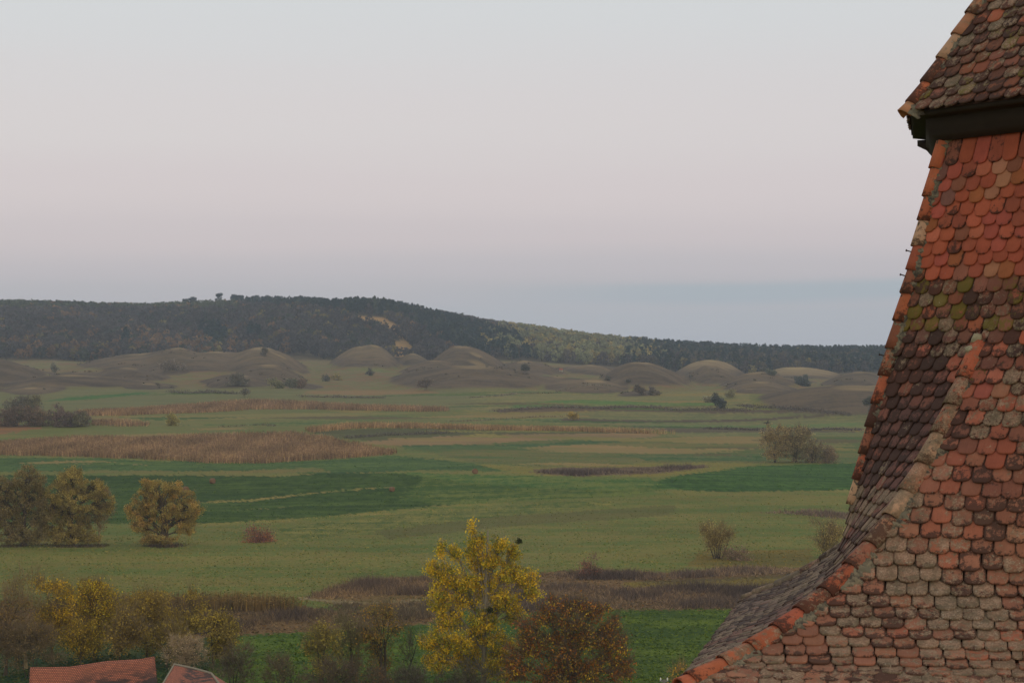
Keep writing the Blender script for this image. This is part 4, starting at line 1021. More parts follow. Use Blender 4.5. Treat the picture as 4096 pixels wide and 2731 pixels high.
# ------------------------------------------------------------------ rough grass standing on the meadows
rg = np.random.default_rng(77)
n_ = 150000
rt = 1 / (1 / 205 - rg.random(n_) * (1 / 205 - 1 / 800)); at_ = rg.uniform(-.262, .262, n_)
X, Y = rt * np.sin(at_), rt * np.cos(at_)
ir = np.clip(np.searchsorted(R_ROWS, rt), 0, nr - 1); ia = np.clip(np.searchsorted(azr, at_), 0, nc - 1)
pick_ = rg.random(n_)[:, None] < .5
cg = np.where(pick_, C1[ir, ia], C2[ir, ia]) * rg.uniform(1.1, 1.7, (n_, 1))
A = np.stack([X, Y, height(X, Y) - .03], -1)
clump = .5 + .5 * np.sin(X * .4 + 2 * np.sin(Y * .07)) * np.sin(Y * .11 + X * .05)
hg = rg.uniform(.06, .26, n_) * (.35 + .9 * clump)
s = Soup()
s.spikes(A, A + np.stack([rg.normal(0, .2, n_), rg.normal(0, .2, n_), hg], -1), rg.uniform(.12, .45, n_), rg, cg)
s.build("rough_grass", M_DRY, kind="stuff", label="rough dry grass growing over the meadows of the valley")

# ------------------------------------------------------------------ pines on the crest, hut, bales
m, N, L, b = new_mat("hay")
tc = N.new("ShaderNodeTexCoord")
n1 = noise(N, L, mapping(N, L, tc.outputs["Object"], (6, 2, 6)), 3, 4)
L.new(mix_col(N, L, n1, alb((78, 58, 42)), alb((124, 94, 66))), b.inputs["Base Color"]); b.inputs["Roughness"].default_value = 1
M_HAY = m
for i, (cx, by, dia, az_, lb) in enumerate(((1900, 1895, 1.6, .3, "round tan hay bale alone at the edge of the middle green field"), (850, 1935, 1.7, 1.1, "slumped brown hay bale on the dark green field beyond the lone willow"),
                                          (1568, 1966, 1.4, .8, "half-sunk brown hay bale on the dark green field right of centre"), (743, 1968, 1.7, .5, "hay bale peeping over the lone willow's crown"))):
    p = ground_at(cx, by)
    rg = np.random.default_rng(500 + i)
    root = thing("hay_bale", tuple(p + [0, 0, dia * .46]), lb, "hay bale", "hay bales on the green field")
    root.rotation_euler = (0, 0, az_)
    seg, R, Wd = 28, dia / 2, dia * .62
    V, Fq = [], []
    prof = [(0, .0), (0, .55), (0, .9), (.05, 1.0), (.33, 1.015), (.66, 1.0), (.95, 1.0), (1, .9), (1, .55), (1, 0)]
    for k, (t, q) in enumerate(prof):
        for j in range(seg):
            an = 2 * math.pi * j / seg
            w_ = 1 + .025 * math.sin(5 * an + i) + rg.normal(0, .008)
            V.append((R * q * w_ * math.cos(an) * 1.04, (t - .5) * Wd, R * q * w_ * math.sin(an) * .94))
    for k in range(len(prof) - 1):
        for j in range(seg):
            j2 = (j + 1) % seg
            Fq.append((k * seg + j, k * seg + j2, (k + 1) * seg + j2, (k + 1) * seg + j))
    mesh_obj("bale_roll", np.array(V), np.array(Fq), M_HAY, root, smooth=True)
    s = Soup(); A = rg.normal(size=(150, 3)); A[:, 1] = rg.uniform(-Wd / 2, Wd / 2, 150); nn = np.hypot(A[:, 0], A[:, 2]); A[:, 0] *= R / nn; A[:, 2] *= R * .92 / nn
    s.spikes(A, A * [1.12, 1, 1.1] + rg.normal(0, .08, (150, 3)), .05, rg, np.tile(alb((140, 106, 66)), (150, 1)) * rg.uniform(.6, 1.2, (150, 1)))
    s.build("loose_straw", M_DRY, root)

ORD = ["first", "second", "third", "fourth", "fifth", "sixth", "seventh", "eighth"]
for i, (cx, top, wd) in enumerate(((741, 1194, 22), (768, 1186, 44), (876, 1172, 34), (938, 1171, 32), (960, 1172, 30), (1020, 1180, 40), (1066, 1181, 46), (1112, 1186, 36))):
    Y = 2935.0
    p = land(cx, Y)
    H = max((HOR - top) * Y / F - p[2], 9)
    W = wd * Y / F
    rg = np.random.default_rng(600 + i)
    root = thing("pine_tree", tuple(p), "%s dark pine from the left above the wooded hill's crest" % ORD[i], "tree", "pines on the crest")
    s = Soup(); s.tubes(bez(np.array([[0, 0, -1.]]), np.array([[.4, 0, H * .5]]), np.array([[0, 0, H * .95]]), 6), np.linspace(.5, .15, 6)[None], alb((70, 62, 56)), 5); s.build("trunk", M_BARK, root)
    s = Soup()
    for k in range(6):
        c = np.array([rg.uniform(-.5, .5) * W * .7, rg.uniform(-.5, .5) * W * .6, H * rg.uniform(.62, .93)])
        d = rg.normal(size=(70, 3)); d /= np.linalg.norm(d, axis=1)[:, None]
        s.tris(c + d * rg.uniform(.5, 1, (70, 1)) * np.array([W * .3, W * .3, H * .1]), 1.6, rg, np.tile(alb((40, 50, 44)), (70, 1)) * rg.uniform(.6, 1.4, (70, 1)))
    s.build("crown", M_LEAF, root)


def flat_mat(name, c, rough=.9, var=.3, scale=2.0):
    m, N, L, b = new_mat(name)
    tc = N.new("ShaderNodeTexCoord")
    n1 = noise(N, L, tc.outputs["Object"], scale, 5)
    c = alb(c)
    L.new(mix_col(N, L, n1, c * (1 - var), np.clip(c * (1 + var), 0, 1)), b.inputs["Base Color"]); b.inputs["Roughness"].default_value = rough
    b.inputs["Specular IOR Level"].default_value = .2
    return m


M_PLASTER = flat_mat("plaster", (150, 142, 130), .95, .2, 1.2)
M_REDFAR = flat_mat("far_red_roof", (150, 84, 66), .9, .2)
M_WOODDK = flat_mat("dark_wood", (44, 36, 32), .75, .35, 6)
M_BOARD = flat_mat("grey_boards", (112, 108, 104), .9, .25, 5)
M_METAL = flat_mat("dark_metal", (60, 52, 46), .6, .2)


def box(name, c, size, mat, parent=None, rotz=0.0, **kw):
    sx, sy, sz = (q / 2 for q in size)
    V = np.array([(x, y, z) for z in (-sz, sz) for y in (-sy, sy) for x in (-sx, sx)], float)
    R_ = np.array([[math.cos(rotz), -math.sin(rotz), 0], [math.sin(rotz), math.cos(rotz), 0], [0, 0, 1]])
    V = V @ R_.T + np.array(c)
    Fq = np.array([(0, 2, 3, 1), (4, 5, 7, 6), (0, 1, 5, 4), (2, 6, 7, 3), (0, 4, 6, 2), (1, 3, 7, 5)])
    return mesh_obj(name, V, Fq, mat, parent, **kw)


p = ground_at(2244, 1487)
root = thing("hut", tuple(p), "tiny far hut with a red roof between the mounds", "hut")
box("wall", (0, 0, .6), (2.6, 2.2, 1.8), M_PLASTER, root)
V = np.array([(-1.6, -1.4, 1.45), (1.6, -1.4, 1.45), (1.6, 1.4, 1.45), (-1.6, 1.4, 1.45), (-1.5, 0, 2.5), (1.5, 0, 2.5)])
mesh_obj("roof", V, [np.array([(0, 1, 5, 4), (2, 3, 4, 5), (3, 2, 1, 0)]), np.array([(1, 2, 5), (3, 0, 4)])], M_REDFAR, root)

# ------------------------------------------------------------------ barn and small house at the lower left
m, N, L, b = new_mat("barn_tiles")
tc = N.new("ShaderNodeTexCoord")
ob = tc.outputs["Object"]
br = N.new("ShaderNodeTexBrick")
br.inputs["Scale"].default_value = 1.0
br.inputs["Brick Width"].default_value = .18; br.inputs["Row Height"].default_value = .16; br.inputs["Mortar Size"].default_value = .022
br.inputs["Color1"].default_value = (*alb((170, 100, 72)), 1); br.inputs["Color2"].default_value = (*alb((148, 86, 62)), 1); br.inputs["Mortar"].default_value = (*alb((74, 46, 38)), 1)
uv = attr_node(N, "p_uv")
L.new(uv.outputs["Vector"], br.inputs["Vector"])
nn = noise(N, L, mapping(N, L, uv.outputs["Vector"], (.28, .8, 1)), 2.0, 5, .7)
n2 = noise(N, L, uv.outputs["Vector"], 9.0, 3)
dk = attr_node(N, "stain")
st_ = math_node(N, L, 'MULTIPLY', ramp(N, L, nn, .42, .56), dk.outputs["Fac"], True)
colb = mix_col(N, L, st_, br.outputs["Color"], alb((56, 44, 38)))
colb = mix_col(N, L, .5, colb, mix_col(N, L, n2, (.6, .6, .6), (1.4, 1.4, 1.4)), 'MULTIPLY')
L.new(colb, b.inputs["Base Color"]); b.inputs["Roughness"].default_value = .9
bp = N.new("ShaderNodeBump"); bp.inputs["Strength"].default_value = .6; bp.inputs["Distance"].default_value = .03
L.new(br.outputs["Fac"], bp.inputs["Height"]); bp.invert = True
L.new(bp.outputs[0], b.inputs["Normal"])
M_BARN = m


def roof_slope(name, ridge, eave, parent, origin, stain=(.1, 1.0), thick=.12, nv=14):
    """sagging tiled slope between a ridge polyline and an eave polyline (world points)"""
    ridge, eave = np.array(ridge, float), np.array(eave, float)
    k = 24
    t = np.linspace(0, 1, k)

    def res(P):
        c = np.concatenate([[0], np.cumsum(np.linalg.norm(np.diff(P, axis=0), axis=1))]); c /= c[-1]
        return np.stack([np.interp(t, c, P[:, j]) for j in range(3)], -1)
    A, B = res(ridge), res(eave)
    v = np.linspace(0, 1, nv)[:, None, None]
    G_ = A[None] * (1 - v) + B[None] * v
    Ls = np.linalg.norm(A[-1] - A[0]); Hs_ = np.linalg.norm(B[k // 2] - A[k // 2])
    UVs = np.stack(np.broadcast_arrays(t[None, :] * Ls, -v[..., 0] * Hs_, np.zeros((nv, k))), -1)
    nrm = np.cross(B[k // 2] - A[k // 2], A[-1] - A[0]); nrm /= np.linalg.norm(nrm)
    if nrm[2] < 0: nrm = -nrm
    V = np.concatenate([G_.reshape(-1, 3), (G_ - nrm * thick).reshape(-1, 3)]) - origin
    i_ = np.arange(nv * k).reshape(nv, k)
    q = np.stack([i_[:-1, :-1], i_[1:, :-1], i_[1:, 1:], i_[:-1, 1:]], -1).reshape(-1, 4)
    off = nv * k
    rim = list(i_[0, :]) + list(i_[1:, -1]) + list(i_[-1, ::-1][1:]) + list(i_[::-1, 0][1:])
    side = np.array([(rim[j], rim[(j + 1) % len(rim)], rim[(j + 1) % len(rim)] + off, rim[j] + off) for j in range(len(rim))])
    stn = np.broadcast_to((sstep(t, .22, .42) * (stain[0] + (stain[1] - stain[0]) * sstep(v[..., 0], .05, .45))), (nv, k)).ravel()
    return mesh_obj(name, V, [np.vstack([q, q[:, ::-1] + off, side])], M_BARN, parent, {"p_uv": np.concatenate([UVs.reshape(-1, 3)] * 2), "stain": np.concatenate([stn] * 2)}, smooth=False)


def wp(px, py, Y):
    return np.array([(px - 2048) / F * Y, Y, (HOR - py) / F * Y])


gb = land(380, 176)
root = thing("barn", tuple(gb), "barn with a sagging red tiled roof at the lower left corner", "barn")
rid = [wp(121, 2667, 172), wp(280, 2664, 173.5), wp(360, 2652, 174.5), wp(430, 2641, 175), wp(560, 2634, 176), wp(618, 2623, 177)]
dn = np.array([.55, -3.6, -3.9])
eav = [r_ + dn + np.array([.25 * (i / 5) * 2, 0, 0]) for i, r_ in enumerate(rid)]
roof_slope("roof", rid, eav, root, gb)
bk = [r_ + np.array([-.2, 3.4, -3.9]) for r_ in rid]
roof_slope("roof", [r_ + np.array([0, .02, -.01]) for r_ in rid], bk, root, gb, stain=(.5, 1))
# walls under the roof and boarded gable
zb_ = gb[2] - .3
w_pts = np.array([eav[0] + [.5, .4, .35], eav[-1] + [-.4, .4, .35], bk[-1] + [-.4, -.4, .35], bk[0] + [.5, -.4, .35]])
lo_ = w_pts.copy(); lo_[:, 2] = zb_
V = np.vstack([lo_, w_pts]) - gb
mesh_obj("wall", V, np.array([(0, 1, 5, 4), (1, 2, 6, 5), (2, 3, 7, 6), (3, 0, 4, 7)]), M_PLASTER, root)
ga = rid[0] + [.12, 0, -.18]
e0, e1 = eav[0] + [.12, .1, .05], bk[0] + [.12, -.1, .05]
nb = 12
for i in range(nb):
    t0, t1 = i / nb + .004, (i + 1) / nb - .004
    q0, q1 = e0 * (1 - t0) + e1 * t0, e0 * (1 - t1) + e1 * t1

    def topz(t, q):
        s_ = 1 - abs(2 * t - 1)
        return np.array([q[0] + (ga[0] - q[0]) * s_, q[1], q[2] + (ga[2] - q[2]) * s_ - .05])
    V = np.array([q0 - [0, 0, .3], q1 - [0, 0, .3], topz(t1, q1), topz(t0, q0)])
    V = np.vstack([V, V + [.03, 0, 0]]) - gb
    mesh_obj("gable_board", V, np.array([(0, 1, 2, 3), (7, 6, 5, 4), (0, 4, 5, 1), (1, 5, 6, 2), (2, 6, 7, 3), (3, 7, 4, 0)]), M_BOARD, root)

M_MORTAR0 = flat_mat("pale_mortar", (124, 114, 98), .95, .25, 4)


def rope(name, pts, r, mat, parent, origin, sides=6):
    P = np.array(pts, float)[None] - origin
    s = Soup(); s.tubes(P, np.full(P.shape[:2], r), np.ones(3), sides)
    return s.build(name, mat, parent)


gh = land(760, 166)
root = thing("small_house", tuple(gh), "small tiled roof with pale mortared ridges beside the barn", "house")
r0, r1, r2 = wp(697, 2656, 168), wp(775, 2672, 166), wp(846, 2692, 164)
lo1 = wp(632, 2748, 166.5); lo2 = wp(742, 2800, 160); lo3 = wp(905, 2775, 160)
roof_slope("roof", [r0, r1, r2], [wp(640, 2752, 163.5), lo2, wp(885, 2745, 160.5)], root, gh, stain=(.9, 1))
roof_slope("roof", [r2, r2 + [.05, .05, -.02]], [wp(885, 2745, 160.5), wp(915, 2735, 163)], root, gh, stain=(.3, .5))
bk0 = [q_ + np.array([.2, 3.0, -2.6]) for q_ in (r0, r1, r2)]
roof_slope("roof", [q_ + np.array([0, .03, -.02]) for q_ in (r0, r1, r2)], bk0, root, gh, stain=(.9, 1))
rope("ridge_mortar", [r0, r1, r2], .10, M_MORTAR0, root, gh)
rope("verge_mortar", [r0, (r0 + wp(640, 2752, 163.5)) / 2, wp(640, 2752, 163.5)], .08, M_MORTAR0, root, gh)
rope("hip_mortar", [r2, (r2 + wp(885, 2745, 160.5)) / 2, wp(885, 2745, 160.5)], .09, M_MORTAR0, root, gh)
wc = np.array([wp(660, 2760, 164), wp(840, 2792, 160.3), wp(840, 2792, 160.3) + [.4, 5, 0], wp(660, 2760, 164) + [.4, 4, 0]]); wc[:, 2] = wp(700, 2765, 163)[2]
lo_ = wc.copy(); lo_[:, 2] = gh[2] - .5
mesh_obj("wall", np.vstack([lo_, wc]) - gh, np.array([(0, 1, 5, 4), (1, 2, 6, 5), (2, 3, 7, 6), (3, 0, 4, 7)]), M_PLASTER, root)

# utility pole whose head just shows at the bottom edge
p = land(2656, 150)
root = thing("utility_pole", tuple(p), "utility pole head with white insulators at the bottom edge left of the roof", "utility pole")
Hp = (HOR - 2716) / F * 150 - p[2]
s = Soup(); s.tubes(np.array([[[0, 0, -.5], [0, 0, Hp * .5], [0, 0, Hp]]]), np.array([[.14, .12, .1]]), alb((110, 104, 98)), 8); s.build("pole", M_BARK, root)
box("cross_arm", (0, 0, Hp - .12), (.62, .1, .1), M_BOARD, root)
M_WHITE = flat_mat("porcelain", (196, 192, 186), .4, .08)
for dx in (-.24, .24):
    s = Soup(); s.tubes(np.array([[[dx, 0, Hp - .07], [dx, 0, Hp + .02], [dx, 0, Hp + .08], [dx, 0, Hp + .14]]]), np.array([[.03, .06, .045, .02]]), np.ones(3), 8)
    s.build("insulator", M_WHITE, root)

# ------------------------------------------------------------------ the tower roof in front: octagonal body that turns square through broached corners
m, N, L, b = new_mat("clay_tile")
uv = attr_node(N, "p_uv").outputs["Vector"]
base = attr_node(N, "Col").outputs["Color"]
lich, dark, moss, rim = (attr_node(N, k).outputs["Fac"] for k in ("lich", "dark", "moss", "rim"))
nA = noise(N, L, uv, 15, 8, .74)
nB = noise(N, L, uv, 17, 6, .74)
nC = noise(N, L, mapping(N, L, uv, (150, 5, 5)), 1.0, 3, .6)          # comb lines drawn down the clay
nD = noise(N, L, uv, 60, 4, .6)
nE = noise(N, L, uv, 9, 3, .6)
val = math_node(N, L, 'ADD', math_node(N, L, 'MULTIPLY', nC, .34), math_node(N, L, 'ADD', math_node(N, L, 'MULTIPLY', nE, .5), math_node(N, L, 'ADD', math_node(N, L, 'MULTIPLY', nD, .22), .47)))
cmb = N.new("ShaderNodeCombineColor")
for i in range(3): L.new(val, cmb.inputs[i])
c = mix_col(N, L, 1.0, base, cmb.outputs[0], 'MULTIPLY')
mD = ramp(N, L, math_node(N, L, 'ADD', nB, math_node(N, L, 'ADD', math_node(N, L, 'SUBTRACT', dark, 1.0), math_node(N, L, 'MULTIPLY', rim, .20))), -.03, .09)  # dirt blotches; tile edges darkened further, painting in shade of the gaps
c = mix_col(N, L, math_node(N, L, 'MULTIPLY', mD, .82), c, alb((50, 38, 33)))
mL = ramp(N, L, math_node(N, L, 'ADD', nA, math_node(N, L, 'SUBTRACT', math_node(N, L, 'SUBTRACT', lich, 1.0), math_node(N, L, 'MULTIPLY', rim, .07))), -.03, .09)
lc = mix_col(N, L, ramp(N, L, nE, .3, .7), alb((102, 92, 72)), alb((150, 126, 104)))
lc = mix_col(N, L, ramp(N, L, nD, .35, .7), mix_col(N, L, .6, lc, alb((70, 58, 48))), lc)
c = mix_col(N, L, math_node(N, L, 'MULTIPLY', mL, .80), c, lc)
mM = ramp(N, L, math_node(N, L, 'ADD', nB, math_node(N, L, 'SUBTRACT', moss, 1.0)), -.02, .1)
c = mix_col(N, L, math_node(N, L, 'MULTIPLY', mM, .75), c, alb((96, 84, 32)))
vo = N.new("ShaderNodeTexVoronoi"); vo.inputs["Scale"].default_value = 42; vo.inputs["Randomness"].default_value = 1.0
L.new(uv, vo.inputs["Vector"])
sp_ = math_node(N, L, 'MULTIPLY', ramp(N, L, math_node(N, L, 'SUBTRACT', .30, vo.outputs["Distance"]), .0, .1), ramp(N, L, math_node(N, L, 'ADD', nB, math_node(N, L, 'MULTIPLY', lich, .3)), .72, .82))
c = mix_col(N, L, math_node(N, L, 'MULTIPLY', sp_, .5), c, alb((168, 162, 144)))
L.new(c, b.inputs["Base Color"])
b.inputs["Roughness"].default_value = .88
b.inputs["Specular IOR Level"].default_value = .22
bp = N.new("ShaderNodeBump"); bp.inputs["Strength"].default_value = .55; bp.inputs["Distance"].default_value = .006
hgt = math_node(N, L, 'ADD', math_node(N, L, 'MULTIPLY', nB, .6), math_node(N, L, 'ADD', math_node(N, L, 'MULTIPLY', nD, .45), math_node(N, L, 'ADD', math_node(N, L, 'MULTIPLY', nC, .25), math_node(N, L, 'MULTIPLY', mL, .35))))
L.new(hgt, bp.inputs["Height"]); L.new(bp.outputs[0], b.inputs["Normal"])
M_TILE = m
m, N, L, b = new_mat("lime_mortar")
tc = N.new("ShaderNodeTexCoord")
n1 = noise(N, L, tc.outputs["Object"], 22, 6, .7); n2 = noise(N, L, tc.outputs["Object"], 7, 4)
c = mix_col(N, L, ramp(N, L, n1, .38, .62), alb((60, 54, 46)), alb((112, 102, 82)))
c = mix_col(N, L, ramp(N, L, n2, .5, .66), c, alb((96, 90, 74)))
L.new(c, b.inputs["Base Color"]); b.inputs["Roughness"].default_value = .95
bp = N.new("ShaderNodeBump"); bp.inputs["Strength"].default_value = .8; bp.inputs["Distance"].default_value = .012
L.new(n1, bp.inputs["Height"]); L.new(bp.outputs[0], b.inputs["Normal"])
M_MORTAR = m

TC = np.array([6.38, 20.5])              # tower axis
PHI = 56.0                               # azimuth of the broached corner (0 = towards the viewer, + = to the left)


def pdir(phi):
    a_ = np.radians(phi)
    return np.stack([-np.sin(a_), -np.cos(a_)], -1)


# profile of the octagon edge (radius at the arris) and of the broach hip, over height
def solve_edge(px, py, phi):
    d_ = pdir(phi); u = (px - 2048) / F
    r = (TC[0] - u * TC[1]) / (-d_[0] + u * d_[1])
    return (HOR - py) / F * (TC[1] + r * d_[1]), r


EDGE = np.array([solve_edge(x, y, PHI + 22.5) for x, y in ((3783, 545), (3770, 600), (3742, 720), (3712, 850), (3680, 1000), (3640, 1160), (3600, 1310), (3566, 1440), (3534, 1560), (3500, 1690), (3476, 1790), (3447, 1910), (3418, 2030))])
HIP = np.array([solve_edge(x, y, PHI) for x, y in ((3935, 1345), (3895, 1440), (3857, 1532), (3805, 1646), (3727, 1811), (3631, 1977), (3570, 2073), (3466, 2212), (3344, 2343), (3187, 2473), (3030, 2586), (2891, 2673), (2752, 2731), (2640, 2775))])
EDGE = EDGE[np.argsort(EDGE[:, 0])]; HIP = HIP[np.argsort(HIP[:, 0])]
Z_BOT, Z_APEX, Z_TOP = HIP[0, 0] + .02, HIP[-1, 0], 2.06


def smooth_interp(z, T):
    zz = np.asarray(z, float)
    acc = 0
    for d_ in (-.12, -.06, 0, .06, .12):
        acc = acc + np.interp(zz + d_, T[:, 0], T[:, 1])
    return acc / 5


C22 = math.cos(math.radians(22.5))


def r_hip(z):                             # broach hip distance from the axis
    return smooth_interp(z, HIP) if np.ndim(z) else float(smooth_interp(np.array([z]), HIP)[0])


def r_in(z):                              # distance of the cardinal faces from the axis
    z = np.asarray(z, float)
    e = smooth_interp(z, EDGE) * C22
    zl = EDGE[0, 0]
    sl = (EDGE[1, 1] - EDGE[0, 1]) / (EDGE[1, 0] - EDGE[0, 0]) * C22
    e = np.where(z < zl, EDGE[0, 1] * C22 + (z - zl) * sl, e)
    sq = smooth_interp(z, HIP) / math.sqrt(2)
    return np.logaddexp(e * 14, sq * 14) / 14


def vert(phi_off, z):
    """corner of the plan at height z: offsets -22.5 / +22.5 are octagon arrises, 0 the broach hip; +67.5 the next arris, +90 the next hip"""
    z = np.asarray(z, float)
    ri = r_in(z)
    if phi_off in (0, 90, -90):
        ra = ri                                            # mid point of the diagonal face
        rh = np.where(z < Z_APEX, np.maximum(smooth_interp(z, HIP), ra), ra)
        r = rh
    else:
        r = ri / C22
    d_ = pdir(PHI + phi_off)
    P = np.stack([TC[0] + r * d_[0], TC[1] + r * d_[1], z + 0 * r], -1)
    if phi_off == 90:
        k = .27 * sstep(-z, .5, 1.6)
        M0 = vert(0, z)
        P = P + (M0 - P) * (k[..., None] if np.ndim(k) else k)
    return P


# the upper cap
CAP_E, CAP_Z0, CAP_Z1 = 2.748, 2.29, 4.6


def r_cap(z):
    z = np.asarray(z, float)
    r = CAP_E - (z - CAP_Z0) * (2.748 - 2.02) / 1.09
    return r + .03 * np.exp(-(z - CAP_Z0) / .16)


def vcap(phi_off, z):
    d_ = pdir(PHI + phi_off); r = r_cap(z) - .05
    return np.stack([TC[0] + r * d_[0], TC[1] + r * d_[1], np.asarray(z, float) + 0 * r], -1)


rng = np.random.default_rng(42)
PAL = {
    "red": [((154, 78, 56), 5), ((138, 68, 48), 5), ((164, 92, 70), 3), ((124, 64, 48), 4), ((150, 72, 62), 4), ((110, 72, 58), 2), ((88, 70, 66), 1.3), ((150, 108, 82), 1), ((132, 80, 46), 2)],
    "brown": [((112, 66, 48), 4), ((96, 62, 48), 4), ((136, 74, 52), 2.5), ((84, 58, 48), 3), ((150, 82, 62), .8), ((118, 76, 62), 2)],
    "mix": [((130, 72, 54), 3), ((108, 66, 52), 4), ((158, 88, 68), 2.2), ((92, 62, 52), 3), ((148, 98, 80), 1.5), ((84, 62, 56), 1.5)],
    "beige": [((134, 90, 70), 3), ((122, 82, 64), 4), ((146, 80, 58), 2.4), ((104, 72, 58), 3), ((142, 104, 84), 1)],
    "purple": [((96, 64, 56), 4), ((84, 58, 54), 4), ((120, 72, 58), 2), ((108, 76, 68), 2), ((72, 56, 52), 2)],
    "grey": [((112, 92, 80), 3), ((96, 84, 74), 4), ((124, 92, 78), 2), ((104, 78, 68), 2)],
}


def pick(pal):
    c_, w_ = zip(*PAL[pal]); w_ = np.array(w_, float)
    return alb(c_[rng.choice(len(c_), p=w_ / w_.sum())]) * rng.uniform(.86, 1.16) * np.array([1, rng.uniform(.97, 1.05), rng.uniform(.90, 1.02)])


def weather(P):
    x_, y_, z_ = P
    a_ = math.sin(3.1 * x_ + 1.7 * z_ + 1) + math.sin(2.3 * y_ - 3.7 * z_ + .6 * x_) + .7 * math.sin(6.3 * x_ + 5.1 * z_ + 2) + .5 * math.sin(9.7 * z_ - 7.1 * x_)
    b_ = math.sin(2.7 * x_ - 4.3 * z_ + 2.2) + math.sin(5.9 * z_ + 3.3 * y_) + .7 * math.sin(7.7 * x_ - 2.9 * z_ + 4)
    return a_ / 2.6, b_ / 2.3


MEANS = {k: np.sum([alb(c_) * w_ for c_, w_ in v], axis=0) / sum(w_ for c_, w_ in v) for k, v in PAL.items()}


def look(face, z, P):
    c_, li, da, mo = look0(face, z)
    a_, b_ = weather(P)
    low = z < -.2 and face in ("front", "side", "left")
    mean = MEANS["purple" if face == "left" and z < -.3 else "grey" if face == "side" else "beige" if (face == "front" and z < -1.2) else "mix" if z < .62 else "red"] if face != "cap" else MEANS["brown"]
    k = .55 if low else .3
    return c_ * (1 - k) + mean * k, li + .13 * a_ * (1 if z < .62 or face == "cap" else .4), da + .11 * b_ * (1 if z < .62 or face == "cap" else .4), mo + .06 * a_


def look0(face, z):
    """palette, lichen, soot, moss for a tile by where it sits"""
    n_ = rng.normal
    if face == "cap":
        return pick("brown"), .50 + n_(0, .10), .48 + n_(0, .12), .34 + n_(0, .13)
    if z > .62:
        return pick("red"), .16 + n_(0, .1), .20 + n_(0, .12) + .18 * (rng.random() < .08), .14 + n_(0, .08) + .45 * (rng.random() < .035)
    if z > .12:
        return pick("brown"), .36 + n_(0, .13), .50 + n_(0, .14), .36 + n_(0, .15)
    if face in ("left", "side"):
        if z < -1.85 or (face == "side" and z < -1.6):
            return pick("grey") * .85, .52 + n_(0, .09), .50 + n_(0, .1), .18 + n_(0, .06)
        k = min(1, max(0, -z / 1.7))
        return pick("mix" if rng.random() > k + .35 else "purple"), .36 + n_(0, .1) + .1 * k, .48 + n_(0, .1), .20 + n_(0, .12)
    if z > -.95:
        hot = rng.random() < .13
        return pick("red" if hot else "mix"), .34 + n_(0, .13) + .12 * (z < -.4), (.16 if hot else .46) + n_(0, .13), .16 + n_(0, .08)
    if z > -1.45:
        hot = rng.random() < .06
        return pick("red" if hot else ("mix" if rng.random() < .4 else "beige")), (.40 if hot else .50) + n_(0, .08), .43 + n_(0, .12), .16 + n_(0, .06)
    return pick("beige"), .55 + n_(0, .07), .41 + n_(0, .08), .15 + n_(0, .07) + .2 * (rng.random() < .03)


TW, TL, TT = .178, .275, .014
ARC = np.linspace(-1, 1, 9)


def tile_shape(Wd, Ln, rnd, bulge):
    """local grid (9 across x 4 along) : x, d (distance up from the tip)"""
    w_ = Wd / 2
    x0 = w_ * np.sin(ARC * math.pi / 2) if rnd > .05 else w_ * ARC
    edge_ = rnd * (1 - np.sqrt(np.clip(1 - np.abs(ARC * .995) ** bulge, 0, 1)))
    xs = np.sign(ARC) * np.abs(ARC) ** .8 * w_
    rows = [(xs, edge_), (xs, np.maximum(edge_, .012) + .004), (xs, np.full(9, max(rnd, .02) + .03)), (xs, np.full(9, Ln))]
    return rows


TILES = []      # (V, quads, attrs, weight, cap?)


